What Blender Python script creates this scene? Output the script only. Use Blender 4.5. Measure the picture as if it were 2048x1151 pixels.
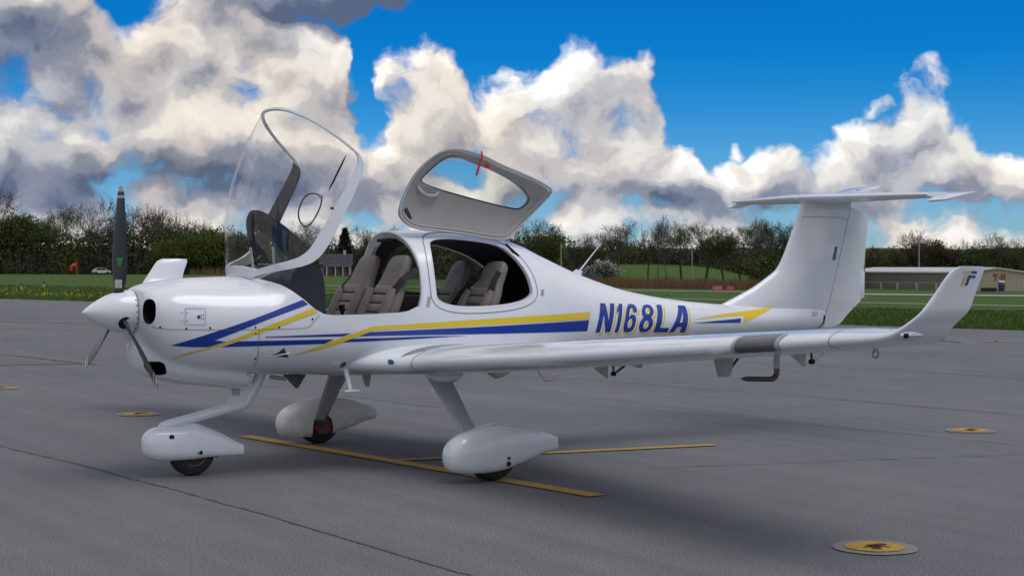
import bpy, bmesh, math, random
import numpy as np
from mathutils import Vector, Matrix, noise
from mathutils.bvhtree import BVHTree

for _o in list(bpy.data.objects):
    bpy.data.objects.remove(_o, do_unlink=True)
SC = bpy.context.scene
COL = SC.collection
random.seed(7)
R = math.radians

# ------------------------------------------------------------------ camera
CAM_POS = Vector((-4.53, -11.61, 1.608))
YAW = 0.571
cd = bpy.data.cameras.new('camera')
cam = bpy.data.objects.new('camera', cd)
COL.objects.link(cam)
cam.location = CAM_POS
cam.rotation_euler = (math.pi / 2 - 0.014, 0, -YAW)
cd.sensor_width = 36
cd.lens = 3184 / 2048 * 36
cd.clip_start = 0.1
cd.clip_end = 4000
cd.dof.use_dof = True
cd.dof.focus_distance = 11.5
cd.dof.aperture_fstop = 13.0
SC.camera = cam
# ------------------------------------------------------------------ sky
world = bpy.data.worlds.new('World'); SC.world = world; world.use_nodes = True
wn = world.node_tree; wn.nodes.clear()
FWD = (math.sin(YAW), math.cos(YAW), 0.0); RGT = (math.cos(YAW), -math.sin(YAW), 0.0)
def W_(nt, typ, **kw):
    n = nt.nodes.new(typ)
    for k, v in kw.items():
        setattr(n, k, v)
    return n
def math_(nt, op, a, b=None, c=None, clamp=False):
    n = nt.nodes.new('ShaderNodeMath'); n.operation = op; n.use_clamp = clamp
    for i, x in enumerate((a, b, c)):
        if x is None: continue
        if isinstance(x, (int, float)): n.inputs[i].default_value = x
        else: nt.links.new(x, n.inputs[i])
    return n.outputs[0]
def vec_(nt, op, a, b=None, out=0):
    n = nt.nodes.new('ShaderNodeVectorMath'); n.operation = op
    for i, x in enumerate((a, b)):
        if x is None: continue
        if isinstance(x, tuple): n.inputs[i].default_value = x
        else: nt.links.new(x, n.inputs[i])
    return n.outputs['Value'] if op in ('DOT_PRODUCT', 'LENGTH') else n.outputs[0]
def smooth_(nt, x, a, b):
    n = nt.nodes.new('ShaderNodeMapRange'); n.interpolation_type = 'SMOOTHSTEP'
    nt.links.new(x, n.inputs[0]); n.inputs[1].default_value = a; n.inputs[2].default_value = b
    return n.outputs[0]
# skyline of the cumulus bank: bearing and top height in units of the picture plane
TOPS = [(-500, 60), (-200, 0), (0, -60), (200, -40), (330, 10), (430, -30), (560, -20), (640, 15), (700, 95), (728, 190), (765, 70), (820, 50), (885, 75), (930, 165), (958, 205), (1005, 165), (1060, 130), (1120, 72), (1160, 60), (1215, 95), (1290, 120), (1325, 205), (1350, 262), (1395, 262), (1440, 335), (1490, 318), (1530, 285), (1585, 320), (1640, 300), (1690, 270), (1760, 235), (1835, 170), (1875, 205), (1930, 285), (1990, 310), (2060, 300), (2300, 220), (2600, 120)]
BLOBS = [(625, -20, 270, 92, 1.05), (1485, 232, 62, 42, .76), (1735, 220, 54, 32, .74), (1950, 208, 38, 26, .72), (1478, 300, 52, 32, .76), (1230, 395, 120, 22, .80), (1420, 385, 90, 20, .78), (1560, 420, 120, 18, .78), (1330, 430, 70, 26, .86), (1760, 395, 130, 20, .80), (1960, 400, 110, 24, .80), (1120, 430, 60, 20, .76)]
HOLES = [(200, 130, 34, 70, .35), (255, 70, 34, 44, .4), (1400, 415, 230, 30, .22), (930, 330, 60, 40, .5), (745, 250, 26, 60, .5), (1080, 395, 70, 26, .5), (1900, 425, 170, 22, .2), (1450, 445, 420, 40, .12), (1420, 300, 40, 40, .4)]
DARKS = [(60, 80, 300, 200, .70), (640, -18, 350, 84, 1.25), (330, 365, 480, 62, .95), (1250, 160, 66, 44, .60), (1800, 300, 170, 40, .5), (1485, 232, 70, 50, .6), (1735, 220, 60, 40, .7), (1500, 395, 560, 34, .55), (1700, 345, 420, 60, .36), (1150, 330, 300, 55, .32), (820, 240, 120, 70, .18), (1240, 250, 120, 60, .25), (1230, 395, 150, 28, .5), (1420, 385, 110, 26, .6), (1560, 420, 150, 24, .45), (1760, 395, 160, 26, .55), (1960, 400, 140, 30, .35)]
def blob_sum(nt, cmb, lst):
    tot = None
    for (u, v, ru, rv, w) in lst:
        n = nt.nodes.new('ShaderNodeVectorMath'); n.operation = 'MULTIPLY_ADD'; nt.links.new(cmb, n.inputs[0])
        n.inputs[1].default_value = (3184 / ru, 3184 / rv, 0.0); n.inputs[2].default_value = (-(u - 1024) / ru, -(531 - v) / rv, 0.0)
        d = vec_(nt, 'DOT_PRODUCT', n.outputs[0], n.outputs[0])
        q = math_(nt, 'MULTIPLY_ADD', d, -0.55 * w, w, clamp=True)
        tot = q if tot is None else math_(nt, 'MAXIMUM', tot, q)
    return tot
g = bpy.data.node_groups.new('cloud_density', 'ShaderNodeTree')
g.interface.new_socket('Direction', in_out='INPUT', socket_type='NodeSocketVector')
g.interface.new_socket('Density', in_out='OUTPUT', socket_type='NodeSocketFloat')
gi = g.nodes.new('NodeGroupInput'); go = g.nodes.new('NodeGroupOutput')
dirv = gi.outputs[0]
sx = g.nodes.new('ShaderNodeSeparateXYZ'); g.links.new(dirv, sx.inputs[0])
ga, ge = sx.outputs[0], sx.outputs[1]; gc = dirv
st = vec_(g, 'MULTIPLY', dirv, (1.0, 1.2, 0.0))
def nz(scale, detail, rough, dist=0.0, kind='FBM'):
    n = g.nodes.new('ShaderNodeTexNoise'); n.noise_dimensions = '2D'; n.noise_type = kind; n.inputs['Scale'].default_value = scale; n.inputs['Detail'].default_value = detail
    n.inputs['Roughness'].default_value = rough; n.inputs['Distortion'].default_value = dist
    g.links.new(st, n.inputs['Vector'])
    return n.outputs['Fac']
n1 = nz(22, 5, 0.60)
def vor(scale):
    n = g.nodes.new('ShaderNodeTexVoronoi'); n.voronoi_dimensions = '2D'; n.feature = 'F1'; n.inputs['Scale'].default_value = scale
    g.links.new(st, n.inputs['Vector']); return n.outputs['Distance']
v1 = vor(17); v2 = vor(43)
n3 = nz(2.6, 2, 0.5)
fc = g.nodes.new('ShaderNodeFloatCurve'); cv = fc.mapping.curves[0]
A0, A1 = (TOPS[0][0] - 1024) / 3184, (TOPS[-1][0] - 1024) / 3184
for k, (u, v) in enumerate(TOPS):
    x = (u - TOPS[0][0]) / (TOPS[-1][0] - TOPS[0][0]); y = (531 - v) / 640
    if k == 0: cv.points[0].location = (x, y)
    elif k == len(TOPS) - 1: cv.points[-1].location = (x, y)
    else: cv.points.new(x, y)
fc.mapping.update()
mr = g.nodes.new('ShaderNodeMapRange'); g.links.new(ga, mr.inputs[0]); mr.inputs[1].default_value = A0; mr.inputs[2].default_value = A1
g.links.new(mr.outputs[0], fc.inputs['Value'])
top_e = math_(g, 'MULTIPLY', fc.outputs[0], 640 / 3184)
over = math_(g, 'MULTIPLY', math_(g, 'SUBTRACT', top_e, ge), 3184 / 100)
bank = math_(g, 'MINIMUM', math_(g, 'MAXIMUM', over, -3.2), math_(g, 'MULTIPLY_ADD', smooth_(g, ge, (531 - 470) / 3184, (531 - 330) / 3184), 0.42, 0.35))
bank = math_(g, 'MAXIMUM', bank, math_(g, 'MULTIPLY_ADD', blob_sum(g, gc, BLOBS), 3.0, -1.9))
bank = math_(g, 'SUBTRACT', bank, blob_sum(g, gc, HOLES))
# beyond the frame the sky goes on as broken cumulus
ax_ = math_(g, 'DIVIDE', math_(g, 'ABSOLUTE', ga), 0.37); ex_ = math_(g, 'DIVIDE', ge, 0.19)
outf = smooth_(g, math_(g, 'MAXIMUM', ax_, ex_), 0.90, 1.3)
gen = math_(g, 'MULTIPLY_ADD', n3, 4.0, -1.45)
mxn = g.nodes.new('ShaderNodeMix'); g.links.new(outf, mxn.inputs[0]); g.links.new(bank, mxn.inputs[2]); g.links.new(gen, mxn.inputs[3])
dn = math_(g, 'ADD', mxn.outputs[0], math_(g, 'MULTIPLY_ADD', n1, 1.5, -0.75))
dn = math_(g, 'ADD', dn, math_(g, 'MULTIPLY_ADD', v1, -1.15, 0.52))
dn = math_(g, 'ADD', dn, math_(g, 'MULTIPLY_ADD', v2, -0.36, 0.17))
g.links.new(dn, go.inputs[0])

tc = W_(wn, 'ShaderNodeTexCoord')
D0 = vec_(wn, 'NORMALIZE', tc.outputs['Generated'])
zz_ = wn.nodes.new('ShaderNodeSeparateXYZ'); wn.links.new(D0, zz_.inputs[0])
az_ = math_(wn, 'ARCTAN2', vec_(wn, 'DOT_PRODUCT', D0, RGT), vec_(wn, 'DOT_PRODUCT', D0, FWD))
el_ = math_(wn, 'ARCSINE', zz_.outputs[2])
cb = wn.nodes.new('ShaderNodeCombineXYZ'); wn.links.new(az_, cb.inputs[0]); wn.links.new(el_, cb.inputs[1])
wq = W_(wn, 'ShaderNodeTexNoise', noise_dimensions='2D'); wq.inputs['Scale'].default_value = 26; wq.inputs['Detail'].default_value = 3; wq.inputs['Roughness'].default_value = 0.6
wn.links.new(cb.outputs[0], wq.inputs['Vector'])
wv = wn.nodes.new('ShaderNodeVectorMath'); wv.operation = 'MULTIPLY_ADD'; wn.links.new(wq.outputs['Color'], wv.inputs[0])
wv.inputs[1].default_value = (0.024, 0.024, 0); wv.inputs[2].default_value = (-0.012, -0.012, 0)
D0 = vec_(wn, 'ADD', cb.outputs[0], wv.outputs[0])
def dens(off):
    n = wn.nodes.new('ShaderNodeGroup'); n.node_tree = g
    wn.links.new(vec_(wn, 'ADD', D0, off) if off else D0, n.inputs[0]); return n
c0 = dens(None); c1 = dens((-0.006, 0.014, 0.0))
mask = smooth_(wn, c0.outputs[0], 0.02, 0.56)
r1 = math_(wn, 'SUBTRACT', c0.outputs[0], c1.outputs[0])
lit = math_(wn, 'MULTIPLY_ADD', r1, 0.44, 0.66)
lit = math_(wn, 'SUBTRACT', lit, math_(wn, 'MULTIPLY', math_(wn, 'SUBTRACT', c0.outputs[0], 0.55, clamp=True), 0.16))
lit = math_(wn, 'SUBTRACT', lit, math_(wn, 'MULTIPLY', blob_sum(wn, D0, DARKS), 0.50), clamp=True)
ramp = W_(wn, 'ShaderNodeValToRGB')
cr = ramp.color_ramp; cr.interpolation = 'EASE'
for p, c in ((0.0, (0.085, 0.115, 0.185)), (0.25, (0.205, 0.225, 0.285)), (0.5, (0.45, 0.445, 0.46)), (0.72, (0.70, 0.675, 0.63)), (1.0, (0.95, 0.92, 0.88))):
    e = cr.elements.new(p) if p not in (0.0, 1.0) else cr.elements[0 if p == 0 else -1]
    e.color = (*c, 1)
wn.links.new(lit, ramp.inputs[0])
pn = W_(wn, 'ShaderNodeTexNoise', noise_dimensions='2D'); pn.inputs['Scale'].default_value = 7; pn.inputs['Detail'].default_value = 2
wn.links.new(D0, pn.inputs['Vector'])
pc_ = W_(wn, 'ShaderNodeMix', data_type='RGBA'); wn.links.new(smooth_(wn, pn.outputs['Fac'], 0.38, 0.66), pc_.inputs['Factor'])
pc_.inputs['A'].default_value = (0.97, 0.99, 1.03, 1); pc_.inputs['B'].default_value = (1.02, 0.965, 0.91, 1)
peach = W_(wn, 'ShaderNodeMix', data_type='RGBA', blend_type='MULTIPLY'); peach.inputs['Factor'].default_value = 1.0
wn.links.new(ramp.outputs[0], peach.inputs['A']); wn.links.new(pc_.outputs['Result'], peach.inputs['B'])
sky = W_(wn, 'ShaderNodeTexSky', sky_type='NISHITA', sun_disc=False, sun_elevation=R(66), sun_rotation=R(150), altitude=200, air_density=1.0, dust_density=0.3, ozone_density=2.5)
hs = W_(wn, 'ShaderNodeHueSaturation'); hs.inputs['Saturation'].default_value = 1.35; hs.inputs['Value'].default_value = 0.085
wn.links.new(sky.outputs[0], hs.inputs['Color'])
tint = W_(wn, 'ShaderNodeMix', data_type='RGBA', blend_type='MULTIPLY'); tint.inputs['Factor'].default_value = 1.0
wn.links.new(hs.outputs[0], tint.inputs['A'])
tg = W_(wn, 'ShaderNodeMix', data_type='RGBA'); wn.links.new(smooth_(wn, el_, 0.0, 0.14), tg.inputs['Factor'])
tg.inputs['A'].default_value = (0.40, 0.72, 1.24, 1); tg.inputs['B'].default_value = (0.015, 0.50, 0.96, 1)
wn.links.new(tg.outputs['Result'], tint.inputs['B'])
mx = W_(wn, 'ShaderNodeMix', data_type='RGBA')
wn.links.new(mask, mx.inputs['Factor']); wn.links.new(tint.outputs['Result'], mx.inputs['A']); wn.links.new(peach.outputs['Result'], mx.inputs['B'])
bg = W_(wn, 'ShaderNodeBackground'); bg.inputs['Strength'].default_value = 1.0
wn.links.new(mx.outputs['Result'], bg.inputs['Color'])
wo = W_(wn, 'ShaderNodeOutputWorld'); wn.links.new(bg.outputs[0], wo.inputs['Surface'])
world.cycles.sampling_method = 'MANUAL'; world.cycles.sample_map_resolution = 256

# ------------------------------------------------------------------ sun, exposure
SUN_EL, SUN_AZ = R(66), R(150)       # azimuth measured clockwise from +y
sd = bpy.data.lights.new('sun', 'SUN')
sd.energy = 1.15
sd.angle = R(38)
sd.color = (1.0, 0.97, 0.93)
sun = bpy.data.objects.new('sun', sd)
COL.objects.link(sun)
sdir = Vector((math.sin(SUN_AZ) * math.cos(SUN_EL), math.cos(SUN_AZ) * math.cos(SUN_EL), math.sin(SUN_EL)))
sun.rotation_euler = sdir.to_track_quat('Z', 'Y').to_euler()
SC.view_settings.view_transform = 'Standard'
SC.view_settings.look = 'None'
SC.view_settings.exposure = 0.28
SC.view_settings.gamma = 1.0

# ------------------------------------------------------------------ materials
def nodes(m):
    m.use_nodes = True
    nt = m.node_tree
    return nt, nt.nodes['Principled BSDF'] if 'Principled BSDF' in nt.nodes else None

def mat(name, col, rough=0.5, metal=0.0, coat=0.0, spec=0.5, var=0.0, vscale=8.0, bump=0.0, bscale=60.0, emit=None):
    m = bpy.data.materials.new(name)
    nt, b = nodes(m)
    b.inputs['Base Color'].default_value = (*col, 1)
    b.inputs['Roughness'].default_value = rough
    b.inputs['Metallic'].default_value = metal
    b.inputs['Coat Weight'].default_value = coat
    b.inputs['Coat Roughness'].default_value = 0.045
    b.inputs['Specular IOR Level'].default_value = spec
    tc = nt.nodes.new('ShaderNodeTexCoord')
    if var:
        n = nt.nodes.new('ShaderNodeTexNoise'); n.inputs['Scale'].default_value = vscale
        n.inputs['Detail'].default_value = 5
        nt.links.new(tc.outputs['Object'], n.inputs['Vector'])
        r = nt.nodes.new('ShaderNodeValToRGB')
        e = r.color_ramp.elements
        e[0].position, e[1].position = 0.3, 0.7
        e[0].color = (*[c * (1 - var) for c in col], 1)
        e[1].color = (*[min(1, c * (1 + var)) for c in col], 1)
        nt.links.new(n.outputs['Fac'], r.inputs['Fac'])
        nt.links.new(r.outputs['Color'], b.inputs['Base Color'])
    if bump:
        n = nt.nodes.new('ShaderNodeTexNoise'); n.inputs['Scale'].default_value = bscale
        n.inputs['Detail'].default_value = 4
        nt.links.new(tc.outputs['Object'], n.inputs['Vector'])
        bp = nt.nodes.new('ShaderNodeBump'); bp.inputs['Strength'].default_value = bump
        bp.inputs['Distance'].default_value = 0.01
        nt.links.new(n.outputs['Fac'], bp.inputs['Height'])
        nt.links.new(bp.outputs['Normal'], b.inputs['Normal'])
    if emit:
        b.inputs['Emission Color'].default_value = (*emit[0], 1)
        b.inputs['Emission Strength'].default_value = emit[1]
    return m

def glass_mat(name, tint=(0.93, 0.95, 0.96), refl=1.0, rough=0.02, haze=0.0):
    m = bpy.data.materials.new(name)
    m.use_nodes = True
    nt = m.node_tree
    nt.nodes.clear()
    o = nt.nodes.new('ShaderNodeOutputMaterial')
    mx = nt.nodes.new('ShaderNodeMixShader')
    t = nt.nodes.new('ShaderNodeBsdfTransparent'); t.inputs['Color'].default_value = (*tint, 1)
    g = nt.nodes.new('ShaderNodeBsdfGlossy'); g.inputs['Roughness'].default_value = rough
    g.inputs['Color'].default_value = (1, 1, 1, 1)
    ge_ = nt.nodes.new('ShaderNodeNewGeometry'); dt = nt.nodes.new('ShaderNodeVectorMath'); dt.operation = 'DOT_PRODUCT'
    nt.links.new(ge_.outputs['Normal'], dt.inputs[0]); nt.links.new(ge_.outputs['Incoming'], dt.inputs[1])
    def mth(op, a, b, c=None):
        n = nt.nodes.new('ShaderNodeMath'); n.operation = op; n.use_clamp = op != 'ABSOLUTE'
        for i_, x in enumerate((a, b, c)):
            if x is None: continue
            if isinstance(x, float): n.inputs[i_].default_value = x
            else: nt.links.new(x, n.inputs[i_])
        return n.outputs[0]
    c_ = mth('ABSOLUTE', dt.outputs['Value'], None)
    sch = mth('POWER', mth('SUBTRACT', 1.0, c_), 5.0)
    fr_o = mth('MULTIPLY_ADD', sch, 0.55 * refl, 0.045 * refl)
    nt.links.new(fr_o, mx.inputs[0])
    base = t.outputs[0]
    if haze:
        d = nt.nodes.new('ShaderNodeBsdfDiffuse'); d.inputs['Color'].default_value = (0.75, 0.76, 0.78, 1)
        n = nt.nodes.new('ShaderNodeTexNoise'); n.inputs['Scale'].default_value = 3.0; n.inputs['Detail'].default_value = 6
        mm = nt.nodes.new('ShaderNodeMath'); mm.operation = 'MULTIPLY'; mm.inputs[1].default_value = haze * 2
        nt.links.new(n.outputs['Fac'], mm.inputs[0])
        m2 = nt.nodes.new('ShaderNodeMixShader')
        nt.links.new(mm.outputs[0], m2.inputs[0]); nt.links.new(t.outputs[0], m2.inputs[1]); nt.links.new(d.outputs[0], m2.inputs[2])
        base = m2.outputs[0]
    nt.links.new(base, mx.inputs[1]); nt.links.new(g.outputs[0], mx.inputs[2])
    nt.links.new(mx.outputs[0], o.inputs['Surface'])
    return m

M = {}
M['white'] = mat('white_paint', (0.755, 0.79, 0.835), 0.22, coat=0.6, var=0.015, vscale=3)
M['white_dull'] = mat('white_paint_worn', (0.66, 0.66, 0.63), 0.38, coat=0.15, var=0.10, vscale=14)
M['pant'] = mat('white_paint_pant', (0.735, 0.77, 0.81), 0.2, coat=0.6, var=0.03, vscale=9)
M['blue'] = mat('blue_vinyl', (0.003, 0.034, 0.30), 0.3, coat=0.3)
M['yellow'] = mat('yellow_vinyl', (0.78, 0.57, 0.015), 0.3, coat=0.3)
M['black'] = mat('black_plastic', (0.010, 0.010, 0.012), 0.75, spec=0.25, var=0.2, vscale=20)
M['blade'] = mat('blade_grey', (0.030, 0.034, 0.040), 0.38, var=0.12, vscale=15)
M['blade_tip'] = mat('blade_tip_white', (0.55, 0.55, 0.54), 0.4)
M['hole'] = mat('intake_dark', (0.006, 0.006, 0.007), 0.7)
M['navy'] = mat('panel_navy', (0.012, 0.015, 0.026), 0.35)
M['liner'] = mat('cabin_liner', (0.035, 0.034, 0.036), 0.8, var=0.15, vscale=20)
M['grey_liner'] = mat('grey_liner', (0.30, 0.29, 0.28), 0.55, var=0.06, vscale=10)
M['grey_trim'] = mat('grey_trim', (0.40, 0.40, 0.40), 0.4)
M['leather'] = mat('taupe_leather', (0.150, 0.132, 0.118), 0.5, var=0.12, vscale=25, bump=0.15, bscale=180)
M['leather2'] = mat('taupe_leather_panel', (0.185, 0.165, 0.148), 0.5, var=0.12, vscale=25, bump=0.15, bscale=180)
M['emb'] = mat('embroidery', (0.22, 0.20, 0.18), 0.6)
M['belt'] = mat('belt_webbing', (0.010, 0.010, 0.011), 0.75)
M['rubber'] = mat('tyre_rubber', (0.014, 0.014, 0.014), 0.75, var=0.25, vscale=30)
M['steel'] = mat('steel', (0.45, 0.45, 0.46), 0.3, metal=1.0)
M['dark_steel'] = mat('dark_steel', (0.10, 0.10, 0.105), 0.4, metal=0.8)
M['screw'] = mat('screw_heads', (0.06, 0.065, 0.075), 0.45, metal=0.3)
M['seam'] = mat('panel_gap', (0.10, 0.11, 0.13), 0.6)
M['red'] = mat('red_plastic', (0.50, 0.02, 0.015), 0.35)
M['brake'] = mat('red_brake', (0.17, 0.028, 0.022), 0.45)
M['rim'] = mat('orange_rim', (0.34, 0.10, 0.035), 0.5, var=0.2, vscale=25)
M['green'] = mat('green_decal', (0.02, 0.36, 0.10), 0.4)
M['label'] = mat('paper_label', (0.55, 0.56, 0.52), 0.5, var=0.15, vscale=60)
M['glass'] = glass_mat('acrylic', (0.95, 0.955, 0.955), 1.0, rough=0.05)
M['glass_door'] = glass_mat('acrylic_door', (0.80, 0.86, 0.87), 1.0)
M['glass_win'] = glass_mat('acrylic_window', (0.72, 0.76, 0.76), 0.9)
M['lens'] = glass_mat('lamp_lens', (0.85, 0.86, 0.88), 1.5)
M['lampglass'] = mat('landing_light_glass', (0.085, 0.09, 0.10), 0.35, coat=0.4, var=0.2, vscale=5)
M['chrome'] = mat('chrome', (0.75, 0.75, 0.76), 0.12, metal=1.0)
M['strut'] = mat('gear_grey', (0.42, 0.43, 0.44), 0.35, coat=0.2, var=0.06, vscale=8)
M['rib'] = mat('grey_antiskid', (0.30, 0.31, 0.33), 0.8)

# ------------------------------------------------------------------ mesh helpers
def link(name, me, mats, parent=None, smooth=40):
    for m_ in (mats if isinstance(mats, (list, tuple)) else [mats]):
        if m_ is not None:
            me.materials.append(m_)
    if smooth:
        me.polygons.foreach_set('use_smooth', [True] * len(me.polygons))
        try:
            me.set_sharp_from_angle(angle=R(smooth))
        except Exception:
            pass
    o = bpy.data.objects.new(name, me)
    COL.objects.link(o)
    if parent is not None:
        o.parent = parent
    return o

def mk(name, v, f, mats, parent=None, smooth=40):
    me = bpy.data.meshes.new(name)
    me.from_pydata([tuple(map(float, p)) for p in v], [], f)
    me.validate(); me.update()
    return link(name, me, mats, parent, smooth)

class MB:
    """collects shapes for one mesh"""
    def __init__(s): s.v = []; s.f = []
    def add(s, v, f):
        n = len(s.v); s.v += [tuple(map(float, p)) for p in v]; s.f += [[i + n for i in q] for q in f]; return s
    def box(s, c, d, rot=None, bev=0.0):
        hx, hy, hz = d[0] / 2, d[1] / 2, d[2] / 2
        pts = [(-hx, -hy, -hz), (hx, -hy, -hz), (hx, hy, -hz), (-hx, hy, -hz), (-hx, -hy, hz), (hx, -hy, hz), (hx, hy, hz), (-hx, hy, hz)]
        if bev:
            bm = bmesh.new()
            vs = [bm.verts.new(p) for p in pts]
            for q in ((0, 3, 2, 1), (4, 5, 6, 7), (0, 1, 5, 4), (1, 2, 6, 5), (2, 3, 7, 6), (3, 0, 4, 7)):
                bm.faces.new([vs[i] for i in q])
            bmesh.ops.bevel(bm, geom=list(bm.edges), offset=bev, segments=2, profile=0.5, affect='EDGES')
            bm.verts.index_update()
            pts = [v.co[:] for v in bm.verts]; fs = [[v.index for v in f.verts] for f in bm.faces]; bm.free()
        else:
            fs = [(0, 3, 2, 1), (4, 5, 6, 7), (0, 1, 5, 4), (1, 2, 6, 5), (2, 3, 7, 6), (3, 0, 4, 7)]
        if rot is not None:
            pts = [tuple(rot @ Vector(p)) for p in pts]
        return s.add([(p[0] + c[0], p[1] + c[1], p[2] + c[2]) for p in pts], fs)
    def tube(s, path, rad, n=10, cap=True, flat=None):
        path = [Vector(p) for p in path]
        rad = rad if isinstance(rad, (list, tuple)) else [rad] * len(path)
        v = []; f = []
        up = None
        for i, p in enumerate(path):
            t = (path[min(i + 1, len(path) - 1)] - path[max(i - 1, 0)]).normalized()
            if up is None:
                up = Vector((0, 0, 1)) if abs(t.z) < 0.9 else Vector((1, 0, 0))
            a = t.cross(up).normalized(); b = a.cross(t).normalized(); up = b
            fl = flat if flat else 1.0
            for k in range(n):
                q = 2 * math.pi * k / n
                v.append(p + (a * math.cos(q) + b * math.sin(q) * fl) * rad[i])
        for i in range(len(path) - 1):
            for k in range(n):
                f.append((i * n + k, i * n + (k + 1) % n, (i + 1) * n + (k + 1) % n, (i + 1) * n + k))
        if cap:
            f.append(tuple(range(n - 1, -1, -1))); f.append(tuple((len(path) - 1) * n + k for k in range(n)))
        return s.add(v, f)
    def loft(s, rings, cap=True, closed=True):
        n = len(rings[0]); v = [p for r in rings for p in r]; f = []
        m = n if closed else n - 1
        for i in range(len(rings) - 1):
            for k in range(m):
                f.append((i * n + k, i * n + (k + 1) % n, (i + 1) * n + (k + 1) % n, (i + 1) * n + k))
        if cap:
            f.append(tuple(range(n - 1, -1, -1))); f.append(tuple((len(rings) - 1) * n + k for k in range(n)))
        return s.add(v, f)
    def prism(s, poly, a, b, axis='y'):
        n = len(poly)
        def P(p, t):
            return (p[0], t, p[1]) if axis == 'y' else ((t, p[0], p[1]) if axis == 'x' else (p[0], p[1], t))
        v = [P(p, a) for p in poly] + [P(p, b) for p in poly]
        f = [tuple(range(n)), tuple(range(2 * n - 1, n - 1, -1))]
        f += [(i, i + n, (i + 1) % n + n, (i + 1) % n) for i in range(n)]
        return s.add(v, f)
    def cyl(s, a, b, r, n=16, r2=None):
        return s.tube([a, b], [r, r if r2 is None else r2], n)
    def lathe(s, prof, c, axis, n=28):
        """prof: (distance along axis, radius)"""
        ax = Vector(axis).normalized(); up = Vector((0, 0, 1)) if abs(ax.z) < .9 else Vector((1, 0, 0))
        a = ax.cross(up).normalized(); b = a.cross(ax)
        rings = [[Vector(c) + ax * d + (a * math.cos(2 * math.pi * k / n) + b * math.sin(2 * math.pi * k / n)) * max(r, 1e-4) for k in range(n)] for d, r in prof]
        return s.loft(rings)
    def mesh(s, name='m', fix=True):
        me = bpy.data.meshes.new(name); me.from_pydata(s.v, [], s.f); me.validate()
        if fix:
            bm = bmesh.new(); bm.from_mesh(me); bmesh.ops.recalc_face_normals(bm, faces=bm.faces); bm.to_mesh(me); bm.free()
        me.update(); return me
    def build(s, name, mats, parent=None, smooth=40, fix=True):
        return link(name, s.mesh(name, fix), mats, parent, smooth)

def empty(name, loc=(0, 0, 0), rz=0.0):
    o = bpy.data.objects.new(name, None); COL.objects.link(o); o.location = loc; o.rotation_euler = (0, 0, rz); o.empty_display_size = 0.2
    return o

def tag(o, label=None, cat=None, group=None, kind=None):
    if label: o['label'] = label
    if cat: o['category'] = cat
    if group: o['group'] = group
    if kind: o['kind'] = kind
    return o

def apply_mods(o):
    """bake an object's modifiers into its mesh without operators"""
    bpy.context.view_layer.update()
    dg = bpy.context.evaluated_depsgraph_get()
    me = bpy.data.meshes.new_from_object(o.evaluated_get(dg))
    o.modifiers.clear(); old = o.data; o.data = me
    bpy.data.meshes.remove(old)
    return o

def boolean(o, me, op='DIFFERENCE'):
    c = bpy.data.objects.new('cutter', me); COL.objects.link(c)
    md = o.modifiers.new('b', 'BOOLEAN'); md.operation = op; md.solver = 'EXACT'; md.object = c
    try: md.material_mode = 'TRANSFER'
    except Exception: pass
    apply_mods(o)
    bpy.data.objects.remove(c, do_unlink=True); bpy.data.meshes.remove(me)
    return o

def resharp(o, ang=35):
    me = o.data
    me.polygons.foreach_set('use_smooth', [True] * len(me.polygons))
    me.set_sharp_from_angle(angle=R(ang))

def pchip(xs, ys):
    xs = np.array(xs, float); ys = np.array(ys, float); h = np.diff(xs); d = np.diff(ys) / h
    m = np.zeros_like(ys)
    for i in range(1, len(xs) - 1):
        if d[i - 1] * d[i] > 0:
            w1 = 2 * h[i] + h[i - 1]; w2 = h[i] + 2 * h[i - 1]
            m[i] = (w1 + w2) / (w1 / d[i - 1] + w2 / d[i])
    m[0] = d[0]; m[-1] = d[-1]
    def f(x):
        x = min(max(x, xs[0]), xs[-1]); i = min(max(int(np.searchsorted(xs, x)) - 1, 0), len(xs) - 2)
        t = (x - xs[i]) / h[i]
        return float((2 * t**3 - 3 * t**2 + 1) * ys[i] + (t**3 - 2 * t**2 + t) * h[i] * m[i] + (-2 * t**3 + 3 * t**2) * ys[i + 1] + (t**3 - t**2) * h[i] * m[i + 1])
    return f

def table(rows):
    cols = list(zip(*rows))
    return [pchip(cols[0], c) for c in cols[1:]]

def sring(x, zt, zb, w, zc, nu, nl, n=64, y0=0.0):
    out = []
    for k in range(n):
        a = 2 * math.pi * k / n
        c, s_ = math.cos(a), math.sin(a)
        e = nu if s_ >= 0 else nl
        yy = w * math.copysign(abs(c) ** (2 / e), c)
        zz = zc + ((zt - zc) if s_ >= 0 else (zc - zb)) * math.copysign(abs(s_) ** (2 / e), s_)
        out.append((x, y0 + yy, zz))
    return out
# ================================================================== AIRCRAFT
plane = empty('light_aircraft')
plane.rotation_euler = (0.007, 0, 0)
tag(plane, 'white single-engine light aircraft with blue and yellow stripes, canopy and rear door raised', 'aircraft')

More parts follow.
